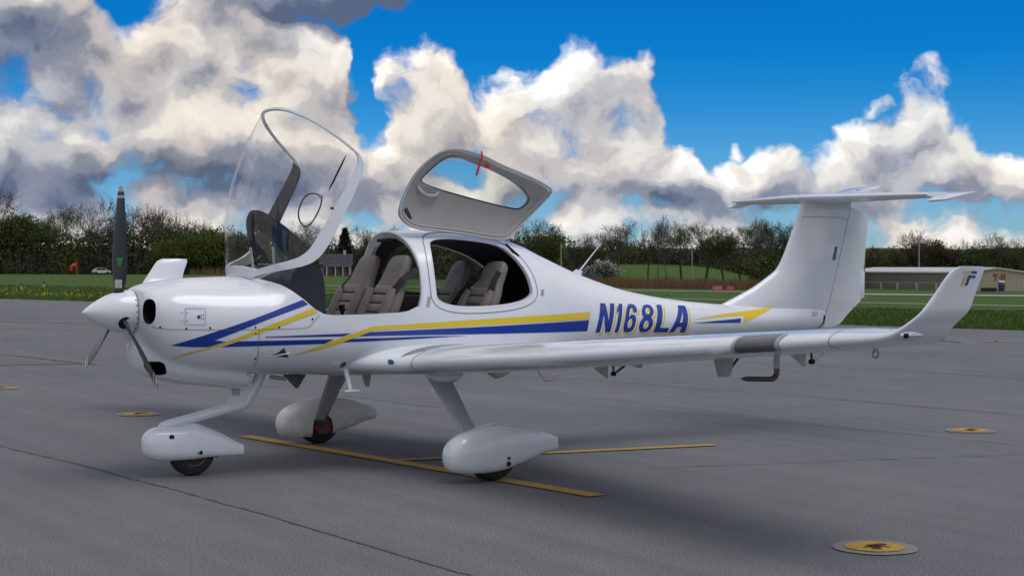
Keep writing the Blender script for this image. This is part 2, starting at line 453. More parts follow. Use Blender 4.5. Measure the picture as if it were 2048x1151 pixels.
#        x     zt     zb     w     zc    nu   nl
FUS = [(0.20, 1.524, 0.775, 0.535, 1.18, 2.2, 2.6),
       (0.45, 1.530, 0.768, 0.560, 1.18, 2.2, 2.7),
       (0.70, 1.745, 0.755, 0.572, 1.18, 2.2, 2.8),
       (1.00, 1.865, 0.740, 0.580, 1.19, 2.2, 2.9),
       (1.30, 1.902, 0.727, 0.584, 1.19, 2.25, 2.9),
       (1.62, 1.895, 0.718, 0.584, 1.19, 2.3, 2.9),
       (1.97, 1.900, 0.712, 0.580, 1.19, 2.3, 2.9),
       (2.40, 1.878, 0.712, 0.566, 1.19, 2.3, 2.8),
       (2.86, 1.808, 0.725, 0.525, 1.18, 2.25, 2.6),
       (3.11, 1.712, 0.742, 0.480, 1.16, 2.2, 2.5),
       (3.59, 1.532, 0.790, 0.385, 1.12, 2.1, 2.3),
       (4.15, 1.378, 0.850, 0.290, 1.10, 2.05, 2.1),
       (4.73, 1.290, 0.895, 0.225, 1.09, 2, 2),
       (5.27, 1.243, 0.925, 0.185, 1.085, 2, 2),
       (5.90, 1.215, 0.955, 0.140, 1.085, 2, 2),
       (6.35, 1.200, 0.978, 0.090, 1.085, 2, 2),
       (6.58, 1.190, 0.995, 0.045, 1.085, 2, 2)]
fus = table(FUS)
def fsec(x): return [g(x) for g in fus]
def side_y(x, z, inset=0.0):
    zt, zb, w, zc, nu, nl = fsec(x)
    zt -= inset; zb += inset; w -= inset
    t = (z - zc) / (zt - zc) if z > zc else (zc - z) / (zc - zb)
    e = nu if z > zc else nl
    return w * max(0.0, 1 - min(1, max(0, t)) ** e) ** (1 / e)

xs = np.concatenate([np.linspace(0.33, 3.2, 90), np.linspace(3.23, 6.58, 70)])
mb = MB().loft([sring(x, *fsec(x), n=72) for x in xs])
fuselage = mb.build('fuselage', [M['white'], M['liner']], plane)

# cabin cavity
def cav_ring(x, ins):
    zt, zb, w, zc, nu, nl = fsec(x)
    return sring(x, zt - ins, zb + ins + 0.06, w - ins, zc, nu, nl, n=48)
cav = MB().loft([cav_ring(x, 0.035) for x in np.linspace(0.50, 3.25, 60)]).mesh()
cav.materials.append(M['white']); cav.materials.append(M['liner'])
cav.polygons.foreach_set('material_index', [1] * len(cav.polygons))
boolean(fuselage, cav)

def smooth_poly(pts, it=2):
    for _ in range(it):
        q = []
        for i in range(len(pts)):
            a, b = pts[i], pts[(i + 1) % len(pts)]
            q.append((0.75 * a[0] + 0.25 * b[0], 0.75 * a[1] + 0.25 * b[1])); q.append((0.25 * a[0] + 0.75 * b[0], 0.25 * a[1] + 0.75 * b[1]))
        pts = q
    return pts

CUT1 = [(0.25, 1.60), (0.40, 1.535), (0.55, 1.462), (0.66, 1.372), (0.77, 1.278), (0.84, 1.240), (0.93, 1.228), (1.25, 1.230), (1.52, 1.240), (1.60, 1.25), (1.685, 1.285), (1.712, 1.37), (1.725, 1.5), (1.730, 1.62), (1.720, 1.75), (1.70, 1.85), (1.68, 2.1), (0.25, 2.1)]
boolean(fuselage, MB().prism(CUT1, -1.2, 1.2).mesh())
DOOR = smooth_poly([(1.845, 1.262), (2.795, 1.298), (2.80, 1.50), (2.70, 1.70), (2.58, 1.800), (1.92, 1.848), (1.86, 1.70), (1.835, 1.5)], 3)
boolean(fuselage, MB().prism(DOOR, -1.2, -0.12).mesh())
WIN = smooth_poly([(1.90, 1.36), (2.95, 1.40), (2.98, 1.52), (2.75, 1.68), (2.3, 1.80), (1.93, 1.80)], 3)
boolean(fuselage, MB().prism(WIN, 0.12, 1.2).mesh())
resharp(fuselage, 32)

# ---- cowling: nose body + chin tub blended into one skin
NOSE = [(-0.472, 1.415, 1.080, 0.190, 1.26, 2.0, 2.0),
        (-0.465, 1.430, 1.040, 0.260, 1.26, 2.1, 2.0),
        (-0.440, 1.448, 0.965, 0.345, 1.25, 2.3, 2.1),
        (-0.39, 1.466, 0.900, 0.400, 1.23, 2.4, 2.3),
        (-0.28, 1.490, 0.835, 0.455, 1.21, 2.4, 2.5),
        (-0.08, 1.512, 0.795, 0.500, 1.19, 2.3, 2.6),
        (0.15, 1.521, 0.778, 0.532, 1.18, 2.2, 2.6),
        (0.33, 1.526, 0.771, 0.549, 1.18, 2.2, 2.65),
        (0.50, 1.530, 0.768, 0.562, 1.18, 2.2, 2.7)]
nf = table(NOSE)
mb = MB().loft([sring(x, *[g(x) for g in nf], n=64) for x in np.concatenate([np.linspace(-0.472, -0.40, 9), np.linspace(-0.38, 0.50, 34)])])
CHIN = [(-0.468, 1.02, 0.93, 0.12, 0.985, 2, 2), (-0.45, 1.04, 0.865, 0.20, 0.97, 2.2, 2.2), (-0.40, 1.06, 0.80, 0.265, 0.95, 2.6, 2.4), (-0.30, 1.06, 0.748, 0.305, 0.93, 2.8, 2.8),
        (-0.15, 1.05, 0.712, 0.325, 0.90, 3, 3), (0.05, 1.03, 0.688, 0.325, 0.88, 3, 3), (0.25, 1.0, 0.662, 0.305, 0.86, 3, 3), (0.385, 0.98, 0.645, 0.285, 0.85, 3, 3)]
cf = table(CHIN)
chin_me = MB().loft([sring(x, *[g(x) for g in cf], n=48) for x in np.linspace(-0.468, 0.385, 30)]).mesh()
cowl = mb.build('cowling', [M['white'], M['hole']], plane)
boolean(cowl, chin_me, 'UNION')
md = cowl.modifiers.new('r', 'REMESH'); md.mode = 'VOXEL'; md.voxel_size = 0.013
md = cowl.modifiers.new('s', 'SMOOTH'); md.iterations = 14; md.factor = 0.5
apply_mods(cowl)
boolean(cowl, MB().box((0.83, 0, 1.4), (1.0, 2, 1.27)).mesh())
boolean(cowl, MB().box((0.42 + 0.5, 0, 0.6), (1.07, 2, 0.6)).mesh())
def pit(c, ax, ry, rz, depth, n=40, sq=2.4, tilt=0.0):
    """oval hole cutter: starts outside and runs along ax"""
    ax = Vector(ax).normalized(); up = Vector((0, 0, 1)); a = ax.cross(up).normalized(); b = a.cross(ax)
    rings = []
    for d, s_ in ((-0.15, 1.25), (-0.03, 1.14), (-0.005, 1.03), (0.01, 1.0), (depth, 0.9)):
        ring = []
        for k in range(n):
            q = 2 * math.pi * k / n; c_, sn = math.cos(q), math.sin(q)
            yy = ry * s_ * math.copysign(abs(c_) ** (2 / sq), c_); zz = rz * s_ * math.copysign(abs(sn) ** (2 / sq), sn)
            ring.append(Vector(c) + ax * d + a * (yy * math.cos(tilt) - zz * math.sin(tilt)) + b * (yy * math.sin(tilt) + zz * math.cos(tilt)))
        rings.append(ring)
    me = MB().loft(rings).mesh()
    me.materials.append(M['white']); me.materials.append(M['hole'])
    me.polygons.foreach_set('material_index', [1] * len(me.polygons))
    return me
for s_ in (-1, 1):
    boolean(cowl, pit((-0.435, 0.30 * s_, 1.272), (1, -0.45 * s_, 0.0), 0.072, 0.088, 0.25))
    boolean(cowl, pit((-0.36, 0.215 * s_, 0.845), (1, -0.75 * s_, 0.25), 0.085, 0.055, 0.2, sq=3.5))
resharp(cowl, 50)

# ---- spinner and propeller
XP, ZH, RB = -0.566, 1.262, 0.94
prof = [(-0.853 - XP, 0.004), (-0.842 - XP, 0.014)]
for t in np.linspace(0.06, 1, 22):
    prof.append((-0.853 - XP + 0.375 * t, 0.164 * math.sin(min(1, t * 1.02) * math.pi / 2) ** 0.82))
spinner = MB().lathe(prof, (XP, 0, ZH), (1, 0, 0), 56).build('spinner', M['white'], plane)
prop_ax = Vector((XP, 0, ZH))
b_c = pchip([0, .10, .18, .28, .40, .60, .80, .93, 1.0], [.052, .056, .085, .130, .160, .152, .124, .098, .05])
b_t = pchip([0, .10, .18, .28, .40, .60, .80, 1.0], [.052, .05, .035, .024, .018, .013, .009, .004])
b_b = pchip([0, .15, .30, .50, .75, 1.0], [42, 38, 30, 23, 16, 12])
def blade(name, ang, r0, r1, mat_, off=0.0, parent=None):
    rad = Vector((0, math.sin(ang), math.cos(ang))); tang = Vector((0, math.cos(ang), -math.sin(ang))); fwd_ = Vector((-1, 0, 0))
    rings = []
    for t in np.linspace(r0, r1, max(4, int(40 * (r1 - r0)))):
        c, th, be = b_c(t) + off * 2, b_t(t) + off * 2, R(b_b(t))
        cd_ = tang * math.cos(be) + fwd_ * math.sin(be); nd = tang * -math.sin(be) + fwd_ * math.cos(be)
        sw = -0.03 * max(0, t - .6)
        rings.append([prop_ax + rad * (RB * t) + cd_ * (c * .5 * math.cos(q) + sw) + nd * (th * .5 * math.sin(q)) for q in np.linspace(0, 2 * math.pi, 20, endpoint=False)])
    return MB().loft(rings).build(name, mat_, parent, 60)
for k, ang in enumerate((R(-1.0), R(119), R(239))):
    bl = blade('propeller_blade', ang, 0.07, 1.0, M['blade'], parent=plane)
    blade('blade_tip', ang, 0.955, 0.999, M['blade_tip'], 0.0012, bl)
    blade('tip_stripe', ang, 0.905, 0.925, M['blade_tip'], 0.0012, bl)
    rad = Vector((0, math.sin(ang), math.cos(ang)))
    MB().lathe([(0.0, .052), (.006, .052)], prop_ax + rad * 0.148, rad, 24).build('blade_boot', M['hole'], bl)
    if k == 0:
        be = R(b_b(.42)); tang = Vector((0, math.cos(ang), -math.sin(ang))); f_ = Vector((-1, 0, 0))
        cdv = tang * math.cos(be) + f_ * math.sin(be); nd = f_ * math.cos(be) - tang * math.sin(be)
        o0 = prop_ax + rad * (RB * .395) - cdv * .012
        def dp(a, r_): return o0 + cdv * a + rad * r_ + nd * 0.0125
        s_ = -1
        tri = MB()
        for (p, q) in (((-.030, .028), (.030, .028)), ((.030, .028), (0, -.032)), ((0, -.032), (-.030, .028)), ((0, .008), (-.026, .026)), ((0, .008), (.026, .026)), ((0, .008), (0, -.028))):
            d = (Vector(q) - Vector(p)).normalized(); nn = Vector((-d.y, d.x)) * .006
            tri.add([dp(p[0] + nn.x, p[1] + nn.y), dp(q[0] + nn.x, q[1] + nn.y), dp(q[0] - nn.x, q[1] - nn.y), dp(p[0] - nn.x, p[1] - nn.y)], [(0, 1, 2, 3)])
        tri.build('maker_emblem', M['green'], bl, 0, fix=False)
        be = R(b_b(.25)); cdv = tang * math.cos(be) + f_ * math.sin(be); nd = f_ * math.cos(be) - tang * math.sin(be)
        o0 = prop_ax + rad * (RB * .225)
        MB().add([o0 + cdv * a + rad * r_ + nd * .0185 for a, r_ in ((-.036, -.032), (.030, -.032), (.030, .032), (-.036, .032))], [(0, 1, 2, 3)]).build('data_sticker', M['label'], bl, 0, fix=False)

# ---- wings
def airfoil(n=44, t=0.15, cam_=0.03):
    pts = []
    for k in range(2 * n):
        u = k / (2 * n)
        th = 2 * math.pi * u
        x = 0.5 * (1 + math.cos(th))
        yt = 5 * t * (0.2969 * math.sqrt(x) - 0.126 * x - 0.3516 * x * x + 0.2843 * x**3 - 0.1030 * x**4)
        yc = cam_ / 0.16 * (0.8 * x - x * x) if x < .4 else cam_ / 0.36 * (0.2 + 0.8 * x - x * x)
        pts.append((x, yc + yt if th < math.pi else yc - yt))
    return pts                       # TE -> upper -> LE -> lower -> TE
def wing_pt(sec, k, pts, s_):
    y, xl, c, z, cant, tk, toe = sec
    ax, az = pts[k]
    az *= tk
    xx = xl + ax * c
    h = az * c
    inc = -math.sin(R(2.5)) * (ax - .25) * c
    return (xx, s_ * (y - ax * toe - h * math.sin(R(cant))), z + (h + inc) * math.cos(R(cant)))
WING = [(0.30, 1.02, 2.25, 0.830, 0, 0.80, 0), (0.47, 1.12, 2.05, 0.830, 2, 0.80, 0), (0.58, 1.24, 1.84, 0.828, 3, 0.86, 0), (0.68, 1.38, 1.64, 0.826, 4, 0.95, 0), (0.80, 1.475, 1.50, 0.832, 5, 1.03, 0),
        (1.0, 1.510, 1.43, 0.848, 5, 1.05, 0), (2.02, 1.528, 1.30, 0.930, 5, 1.05, 0), (3.42, 1.554, 1.08, 1.056, 5, 1.05, 0), (4.56, 1.574, 0.90, 1.158, 5, 1.05, 0), (5.26, 1.586, 0.76, 1.222, 6, 1.05, 0),
        (5.48, 1.590, 0.63, 1.243, 9, 1.05, 0), (5.60, 1.598, 0.52, 1.258, 20, 1.08, .005), (5.675, 1.612, 0.447, 1.278, 42, 1.08, .015), (5.725, 1.632, 0.422, 1.308, 62, 1.0, .03), (5.765, 1.658, 0.418, 1.345, 76, 0.9, .045),
        (5.812, 1.712, 0.417, 1.41, 80, 0.85, .055), (5.835, 1.79, 0.375, 1.51, 80, 0.8, .062), (5.855, 1.868, 0.338, 1.61, 80, 0.75, .070), (5.859, 1.895, 0.312, 1.632, 80, 0.6, .070), (5.861, 1.935, 0.27, 1.645, 80, 0.3, .070)]
AF = airfoil()
wt = table(WING)
def wsec(y): return [y] + [g(y) for g in wt]
wing_ys = list(np.linspace(0.30, 1.0, 14)) + list(np.linspace(1.1, 5.4, 32)) + list(np.linspace(5.45, 5.76, 24)) + list(np.linspace(5.765, 5.861, 24))
def wing(s_):
    mb = MB().loft([[wing_pt(wsec(y), k, AF, s_) for k in range(len(AF))] for y in wing_ys])
    return mb.build('wing', M['white'], plane, 50)
wings = {s_: wing(s_) for s_ in (-1, 1)}
def wing_patch(name, y0, y1, k0, k1, mat_, off=0.003, s_=-1, ny=8, shape=None):
    """a patch lying on the wing skin between two spans and two places on the aerofoil"""
    rings = []
    K = list(range(k0, k1 + 1))
    for y in np.linspace(y0, y1, ny):
        sec = wsec(y); row = []
        for k in K:
            p = Vector(wing_pt(sec, k, AF, s_)); a = Vector(wing_pt(sec, k - 1, AF, s_)); b = Vector(wing_pt(sec, (k + 1) % len(AF), AF, s_))
            t = (b - a).normalized(); nrm = Vector((0, 1, 0)).cross(t) * 1.0
            if nrm.dot(p - Vector((sec[1] + sec[2] * .3, s_ * sec[0], sec[3]))) < 0: nrm = -nrm
            row.append(p + nrm * off)
        rings.append(row)
    return MB().loft(rings, cap=False, closed=False).build(name, mat_, wings[s_], 60, fix=False)

# ---- fin, rudder, tailplane, elevator
def sym(c, tk, xl, z, n=24, cut=1.0, y0=0.0):
    up = []
    for k in range(n + 1):
        x = cut * 0.5 * (1 - math.cos(math.pi * k / n))
        yt = 5 * tk * (0.2969 * math.sqrt(x) - 0.126 * x - 0.3516 * x * x + 0.2843 * x**3 - 0.1036 * x**4)
        up.append((x, yt))
    return [(xl + x * c, y0 + y * c, z) for x, y in up] + [(xl + x * c, y0 - y * c, z) for x, y in up[:0:-1]]
#      z     xle   xhinge  xte   thick
FIN = [(1.02, 4.95, 6.560, 6.84, .10), (1.10, 5.05, 6.585, 6.90, .11), (1.20, 5.18, 6.615, 7.02, .12), (1.265, 5.34, 6.635, 7.095, .125), (1.32, 5.48, 6.65, 7.10, .125), (1.40, 5.67, 6.675, 7.11, .125), (1.50, 5.855, 6.705, 7.125, .125),
       (1.564, 5.955, 6.725, 7.133, .125), (1.66, 6.030, 6.753, 7.142, .125), (1.85, 6.125, 6.811, 7.160, .12), (2.05, 6.217, 6.872, 7.178, .12), (2.16, 6.258, 6.905, 7.188, .12), (2.235, 6.285, 6.93, 7.19, .13)]
ff = table(FIN)
mb = MB()
zz = np.linspace(1.02, 2.235, 50)
def finring(z, x0, x1, tk, gap=0.0, n=24):
    xl, xh, xt, t_ = [g(z) for g in ff]
    c = xt - xl
    def half(x):
        u = min(1, max(0, (x - xl) / c)); return 5 * t_ * c * (0.2969 * math.sqrt(u) - 0.126 * u - 0.3516 * u * u + 0.2843 * u**3 - 0.1036 * u**4) + 0.002
    # thinner skin over long dorsal fillet
    sc = min(1.0, 0.78 / c) ** 0.6
    X = [x0 + (x1 - x0) * 0.5 * (1 - math.cos(math.pi * k / n)) for k in range(n + 1)]
    return [(x, half(x) * sc, z) for x in X] + [(x, -half(x) * sc, z) for x in X[::-1]]
fin = MB().loft([finring(z, ff[0](z), ff[1](z), 1) for z in zz]).build('fin', M['white'], plane, 45)
rz = [z for z in np.linspace(1.0, 2.19, 46)]
def rud_te(z):
    t = pchip([1.0, 1.02, 1.05, 1.10, 1.20, 1.265, 1.56, 2.12, 2.155, 2.19], [6.70, 6.79, 6.84, 6.89, 7.02, 7.098, 7.133, 7.186, 7.15, 6.98])
    return t(z)
def rudring(z):
    xl, xh, xt, t_ = [g(min(max(z, 1.02), 2.2)) for g in ff]
    xh += 0.012; te = rud_te(z); c = xt - xl; n = 14
    u = (xh - xl) / c; h0 = 5 * t_ * c * (0.2969 * math.sqrt(u) - 0.126 * u - 0.3516 * u * u + 0.2843 * u**3 - 0.1036 * u**4) * min(1, .78 / c) ** .6
    X = np.linspace(xh, te, n)
    H = [max(0.004, h0 * (1 - (x - xh) / (max(te, xh + .05) - xh)) ** 0.9) for x in X]
    return [(x, h, z) for x, h in zip(X, H)] + [(x, -h, z) for x, h in zip(X[::-1], H[::-1])]
rudder = MB().loft([rudring(z) for z in rz]).build('rudder', M['white'], plane, 30)
MB().box((7.118, 0, 1.415), (0.06, 0.010, 0.27), bev=0.004).build('trim_tab', M['white'], rudder)

ZS = 2.272
STAB = [(0.0, 6.205, 7.19, .095), (0.15, 6.215, 7.185, .095), (0.6, 6.345, 7.15, .095), (1.2, 6.515, 7.085, .09), (1.42, 6.578, 7.06, .09), (1.50, 6.605, 7.05, .07), (1.525, 6.66, 7.04, .03)]
stf = table(STAB)
def stabring(y, a, b, n=20):
    xl, xt, tk = [g(abs(y)) for g in stf]; c = xt - xl
    def h(x):
        u = min(1, max(0, (x - xl) / c)); return 5 * tk * c * (0.2969 * math.sqrt(u) - 0.126 * u - 0.3516 * u * u + 0.2843 * u**3 - 0.1036 * u**4) + .0015
    X = [a(y) + (b(y) - a(y)) * .5 * (1 - math.cos(math.pi * k / n)) for k in range(n + 1)]
    return [(x, y, ZS + h(x)) for x in X] + [(x, y, ZS - h(x)) for x in X[::-1]]
xle = lambda y: stf[0](abs(y)); xte = lambda y: stf[1](abs(y))
xhg = lambda y: 6.885 - 0.02 * abs(y)
ys = np.concatenate([np.linspace(-1.36, 1.36, 61)])
tailplane = MB().loft([stabring(y, xle, xhg) for y in ys]).build('tailplane', M['white'], plane, 45)
DEF = R(11)
def tilt(p, sgn=1):
    dx, dz = p[0] - 6.88, p[2] - ZS
    return (6.88 + dx * math.cos(DEF) - dz * math.sin(DEF), p[1], ZS + dx * math.sin(DEF) + dz * math.cos(DEF))
for s_ in (-1, 1):
    e = [[tilt(p) for p in stabring(y, lambda y: xhg(y) + .012, xte)] for y in np.linspace(0.06 * s_, 1.37 * s_, 24)]
    ev = MB().loft(e).build('elevator', M['white'], plane, 35)
    hn = [[tilt(p) for p in stabring(y, xle, xte)] for y in np.linspace(1.372 * s_, 1.525 * s_, 10)]
    MB().loft(hn).build('horn_balance', M['white'], ev, 45)
# tail fairing under the T
fr = [sring(x, ZS + h, ZS - 0.075 * k, w, ZS - 0.01, 2, 2, n=28) for x, h, k, w in ((6.20, .004, .2, .006), (6.24, .02, .5, .03), (6.35, .04, .8, .05), (6.6, .055, 1, .06), (6.85, .045, .9, .05), (6.95, .02, .5, .03), (7.0, .003, .1, .004))]
MB().loft(fr).build('tail_fairing', M['white'], plane)
MB().box((6.99, -0.02, ZS + .085), (.30, .42, .010), Matrix.Rotation(-R(14), 3, 'Y'), bev=.003).build('trim_flap', M['white'], plane)
MB().tube([(6.90, -.10, ZS + .03), (6.955, -.10, ZS + .09)], .012, 8).build('trim_link', M['steel'], plane)
# ---- skin for decals: everything that carries paint on the left side
def bvh_of(objs):
    v = []; f = []
    for o in objs:
        n = len(v); v += [x.co[:] for x in o.data.vertices]; f += [[i + n for i in p.vertices] for p in o.data.polygons]
    return BVHTree.FromPolygons(v, f)
SKIN = bvh_of([fuselage, cowl, fin])
def project(me, bvh, off, y0=-3.0):
    for v in me.vertices:
        h, n, i, d = bvh.ray_cast(Vector((v.co.x, y0, v.co.z)), Vector((0, 1, 0)))
        if h is None:
            h, n, i, d = bvh.find_nearest(Vector((v.co.x, -0.2, v.co.z)))
        if n.y > 0: n = -n
        v.co = h + n * off
def curve_mesh(loops):
    cu = bpy.data.curves.new('c', 'CURVE'); cu.dimensions = '2D'; cu.fill_mode = 'BOTH'
    for lp in loops:
        sp = cu.splines.new('POLY'); sp.points.add(len(lp) - 1); sp.use_cyclic_u = True
        for p, q in zip(sp.points, lp): p.co = (q[0], q[1], 0, 1)
    ob = bpy.data.objects.new('c', cu); COL.objects.link(ob); bpy.context.view_layer.update()
    me = bpy.data.meshes.new_from_object(ob.evaluated_get(bpy.context.evaluated_depsgraph_get()))
    bpy.data.objects.remove(ob, do_unlink=True); bpy.data.curves.remove(cu)
    bm = bmesh.new(); bm.from_mesh(me); bpy.data.meshes.remove(me)
    for v in bm.verts: v.co = Vector((v.co.x, 0, v.co.y))
    bmesh.ops.remove_doubles(bm, verts=bm.verts, dist=1e-5)
    return bm
def flat_mesh(polys, dz=0.02, dx=0.06):
    if len(polys) == 1: return cut_grid(curve_mesh(polys), dz, dx)
    bm = bmesh.new()
    for poly in polys:
        bm.faces.new([bm.verts.new((p[0], 0, p[1])) for p in poly])
    return cut_grid(bm, dz, dx)
def cut_grid(bm, dz, dx):
    lo = [min(v.co[i] for v in bm.verts) for i in (0, 2)]; hi = [max(v.co[i] for v in bm.verts) for i in (0, 2)]
    for axis, d, a, b in ((2, dz, lo[1], hi[1]), (0, dx, lo[0], hi[0])):
        t = math.floor(a / d) * d + d
        while t < b:
            co = [0, 0, 0]; co[axis] = t; no = [0, 0, 0]; no[axis] = 1
            bmesh.ops.bisect_plane(bm, geom=list(bm.verts) + list(bm.edges) + list(bm.faces), plane_co=co, plane_no=no, dist=1e-5)
            t += d
    me = bpy.data.meshes.new('decal'); bm.to_mesh(me); bm.free(); return me
def decal(name, poly, mat_, parent, off=0.0022, bvh=None, dz=0.02, dx=0.06):
    me = flat_mesh([poly] if not isinstance(poly[0][0], (tuple, list)) else poly, dz, dx)
    project(me, bvh or SKIN, off, -9.0); me.update()
    o = link(name, me, mat_, parent, 60)
    return o
def line_poly(pts, w):
    L_ = []; R_ = []
    for i, p in enumerate(pts):
        a = Vector(pts[max(i - 1, 0)]); b = Vector(pts[min(i + 1, len(pts) - 1)]); t = (b - a).normalized(); n = Vector((-t.y, t.x)) * w / 2
        L_.append((p[0] + n.x, p[1] + n.y)); R_.append((p[0] - n.x, p[1] - n.y))
    return [[L_[i], L_[i + 1], R_[i + 1], R_[i]] for i in range(len(pts) - 1)]

S = 'stripe'
decal(S, [(-0.322, 1.024), (-0.112, 1.092), (0.158, 1.176), (0.411, 1.26), (0.674, 1.352), (0.718, 1.317), (0.407, 1.214), (0.191, 1.135), (0.078, 1.093), (-0.015, 1.059), (0.069, 1.049), (-0.057, 1.009), (-0.196, 1.013)], M['blue'], fuselage)
decal(S, [(0.038, 1.007), (0.169, 1.049), (0.928, 1.047), (0.853, 1.014)], M['blue'], fuselage)
decal(S, [(0.983, 1.021), (1.066, 1.047), (1.776, 1.05), (2.144, 1.045), (1.777, 1.036), (1.328, 1.025)], M['blue'], fuselage)
decal(S, [(0.371, 1.079), (1.076, 1.09), (1.005, 1.068), (0.371, 1.072)], M['blue'], fuselage)
decal(S, [(1.138, 1.065), (1.231, 1.096), (2.193, 1.113), (3.448, 1.142), (3.428, 1.047), (2.196, 1.056), (1.467, 1.063)], M['blue'], fuselage)
decal(S, [(4.746, 1.083), (5.371, 1.115), (5.358, 1.073)], M['blue'], fuselage)
decal(S, [(-0.285, 0.926), (-0.201, 0.966), (-0.072, 1.003), (0.081, 1.05), (0.266, 1.118), (0.748, 1.287), (0.794, 1.257), (0.316, 1.103), (0.083, 1.030), (-0.071, 0.990), (-0.186, 0.957), (-0.284, 0.920)], M['yellow'], fuselage, 0.0034)
decal(S, [(0.582, 0.921), (0.683, 0.955), (0.929, 1.037), (1.259, 1.138), (2.444, 1.181), (3.464, 1.213), (3.454, 1.153), (2.445, 1.132), (1.273, 1.109), (0.933, 1.0), (0.708, 0.949)], M['yellow'], fuselage, 0.0034)
decal(S, [(4.744, 1.117), (5.109, 1.155), (5.512, 1.184), (5.905, 1.219), (5.395, 1.07), (5.418, 1.141)], M['yellow'], fuselage)

# registration, one part per letter with its drop shadow and white outline
def ell(cx, cy, rx, ry, n=28): return [(cx + rx * math.cos(2 * math.pi * k / n), cy + ry * math.sin(2 * math.pi * k / n)) for k in range(n)]
def stroke(path, w, asp=1.0):
    L_ = []; R_ = []
    for i, p in enumerate(path):
        a = Vector(path[max(i - 1, 0)]); b = Vector(path[min(i + 1, len(path) - 1)]); t = b - a; t.y *= asp; t.normalize(); n = Vector((-t.y, t.x / asp)) * w / 2
        L_.append((p[0] + n.x, p[1] + n.y)); R_.append((p[0] - n.x, p[1] - n.y))
    return L_ + R_[::-1]
def spl(pts, n=5):
    out = []
    P_ = [pts[0]] + pts + [pts[-1]]
    for i in range(1, len(P_) - 2):
        for k in range(n):
            t = k / n
            out.append(tuple(.5 * (2 * P_[i][a] + (P_[i + 1][a] - P_[i - 1][a]) * t + (2 * P_[i - 1][a] - 5 * P_[i][a] + 4 * P_[i + 1][a] - P_[i + 2][a]) * t * t + (3 * P_[i][a] - P_[i - 1][a] - 3 * P_[i + 1][a] + P_[i + 2][a]) * t ** 3) for a in (0, 1)))
    return out + [pts[-1]]
def eight():
    zs = np.linspace(0, 1, 33); hw = []
    for z in zs:
        h = 0
        for cy, ry, rx in ((.285, .285, .5), (.755, .245, .45)):
            q = 1 - ((z - cy) / ry) ** 2
            if q > 0: h = max(h, rx * q ** .42)
        hw.append(max(h, .02 if z in (0, 1) else .30))
    return [(.5 + h, z) for h, z in zip(hw, zs)] + [(.5 - h, z) for h, z in zip(hw[::-1], zs[::-1])]
six = spl([(1.0, .70), (.96, .86), (.78, .97), (.5, 1.0), (.22, .97), (.05, .82), (0, .5), (.02, .2), (.18, .04), (.5, 0), (.82, .04), (.98, .18), (1.0, .34), (.96, .50), (.80, .61), (.56, .63), (.38, .58), (.32, .52), (.33, .70), (.40, .82), (.52, .85), (.64, .81), (.69, .70), (.70, .70)])
GLYPH = {'N': [[(0, 0), (0, 1), (.34, 1), (.70, .42), (.70, 1), (1, 1), (1, 0), (.68, 0), (.30, .60), (.30, 0)]],
         '1': [[(.32, 0), (.32, .74), (0, .66), (0, .82), (.40, 1), (1, 1), (1, 0)]],
         '6': [six, ell(.51, .315, .20, .17)],
         '8': [eight(), ell(.5, .275, .20, .15), ell(.5, .765, .18, .115)],
         'L': [[(0, 0), (0, 1), (.36, 1), (.36, .17), (1, .17), (1, 0)]],
         'A': [[(0, 0), (.40, 1), (.84, 1), (1, 0), (.68, 0), (.65, .20), (.39, .20), (.31, 0)], [(.455, .37), (.63, .37), (.575, .78)]]}
X_OF = lambda u: float(np.interp(u, [1190.4, 1225, 1242, 1275, 1307, 1334, 1373, 1400], [3.531, 3.748, 3.855, 4.066, 4.269, 4.442, 4.693, 4.87]))
def letter(ch, x0, x1, shear=0.075):
    def put(dx, dz, lift, mat_, name, parent):
        bm = curve_mesh(GLYPH[ch])
        for v in bm.verts:
            a, b = v.co.x, v.co.z
            x = x0 + (x1 - x0) * a + shear * b
            zb = 1.034 - 0.034 * (x - 3.531) / 1.16; zt = 1.284 - 0.042 * (x - 3.6) / 1.08
            v.co = Vector((x + dx, 0, zb + (zt - zb) * b + dz))
        me = cut_grid(bm, 0.018, 0.05); project(me, SKIN, lift)
        return link(name, me, mat_, parent, 60)
    o = put(0, 0, 0.0042, M['blue'], 'registration_letter', fuselage)
    put(0.030, -0.022, 0.0014, M['yellow'], 'letter_shadow', o)
    put(0.013, -0.010, 0.0028, M['white'], 'letter_outline', o)
for ch, u0, u1 in (('N', 1190.5, 1219), ('1', 1225, 1235.5), ('6', 1243, 1265), ('8', 1273.5, 1299.5), ('L', 1306, 1334), ('A', 1337, 1369)):
    letter(ch, X_OF(u0), X_OF(u1))

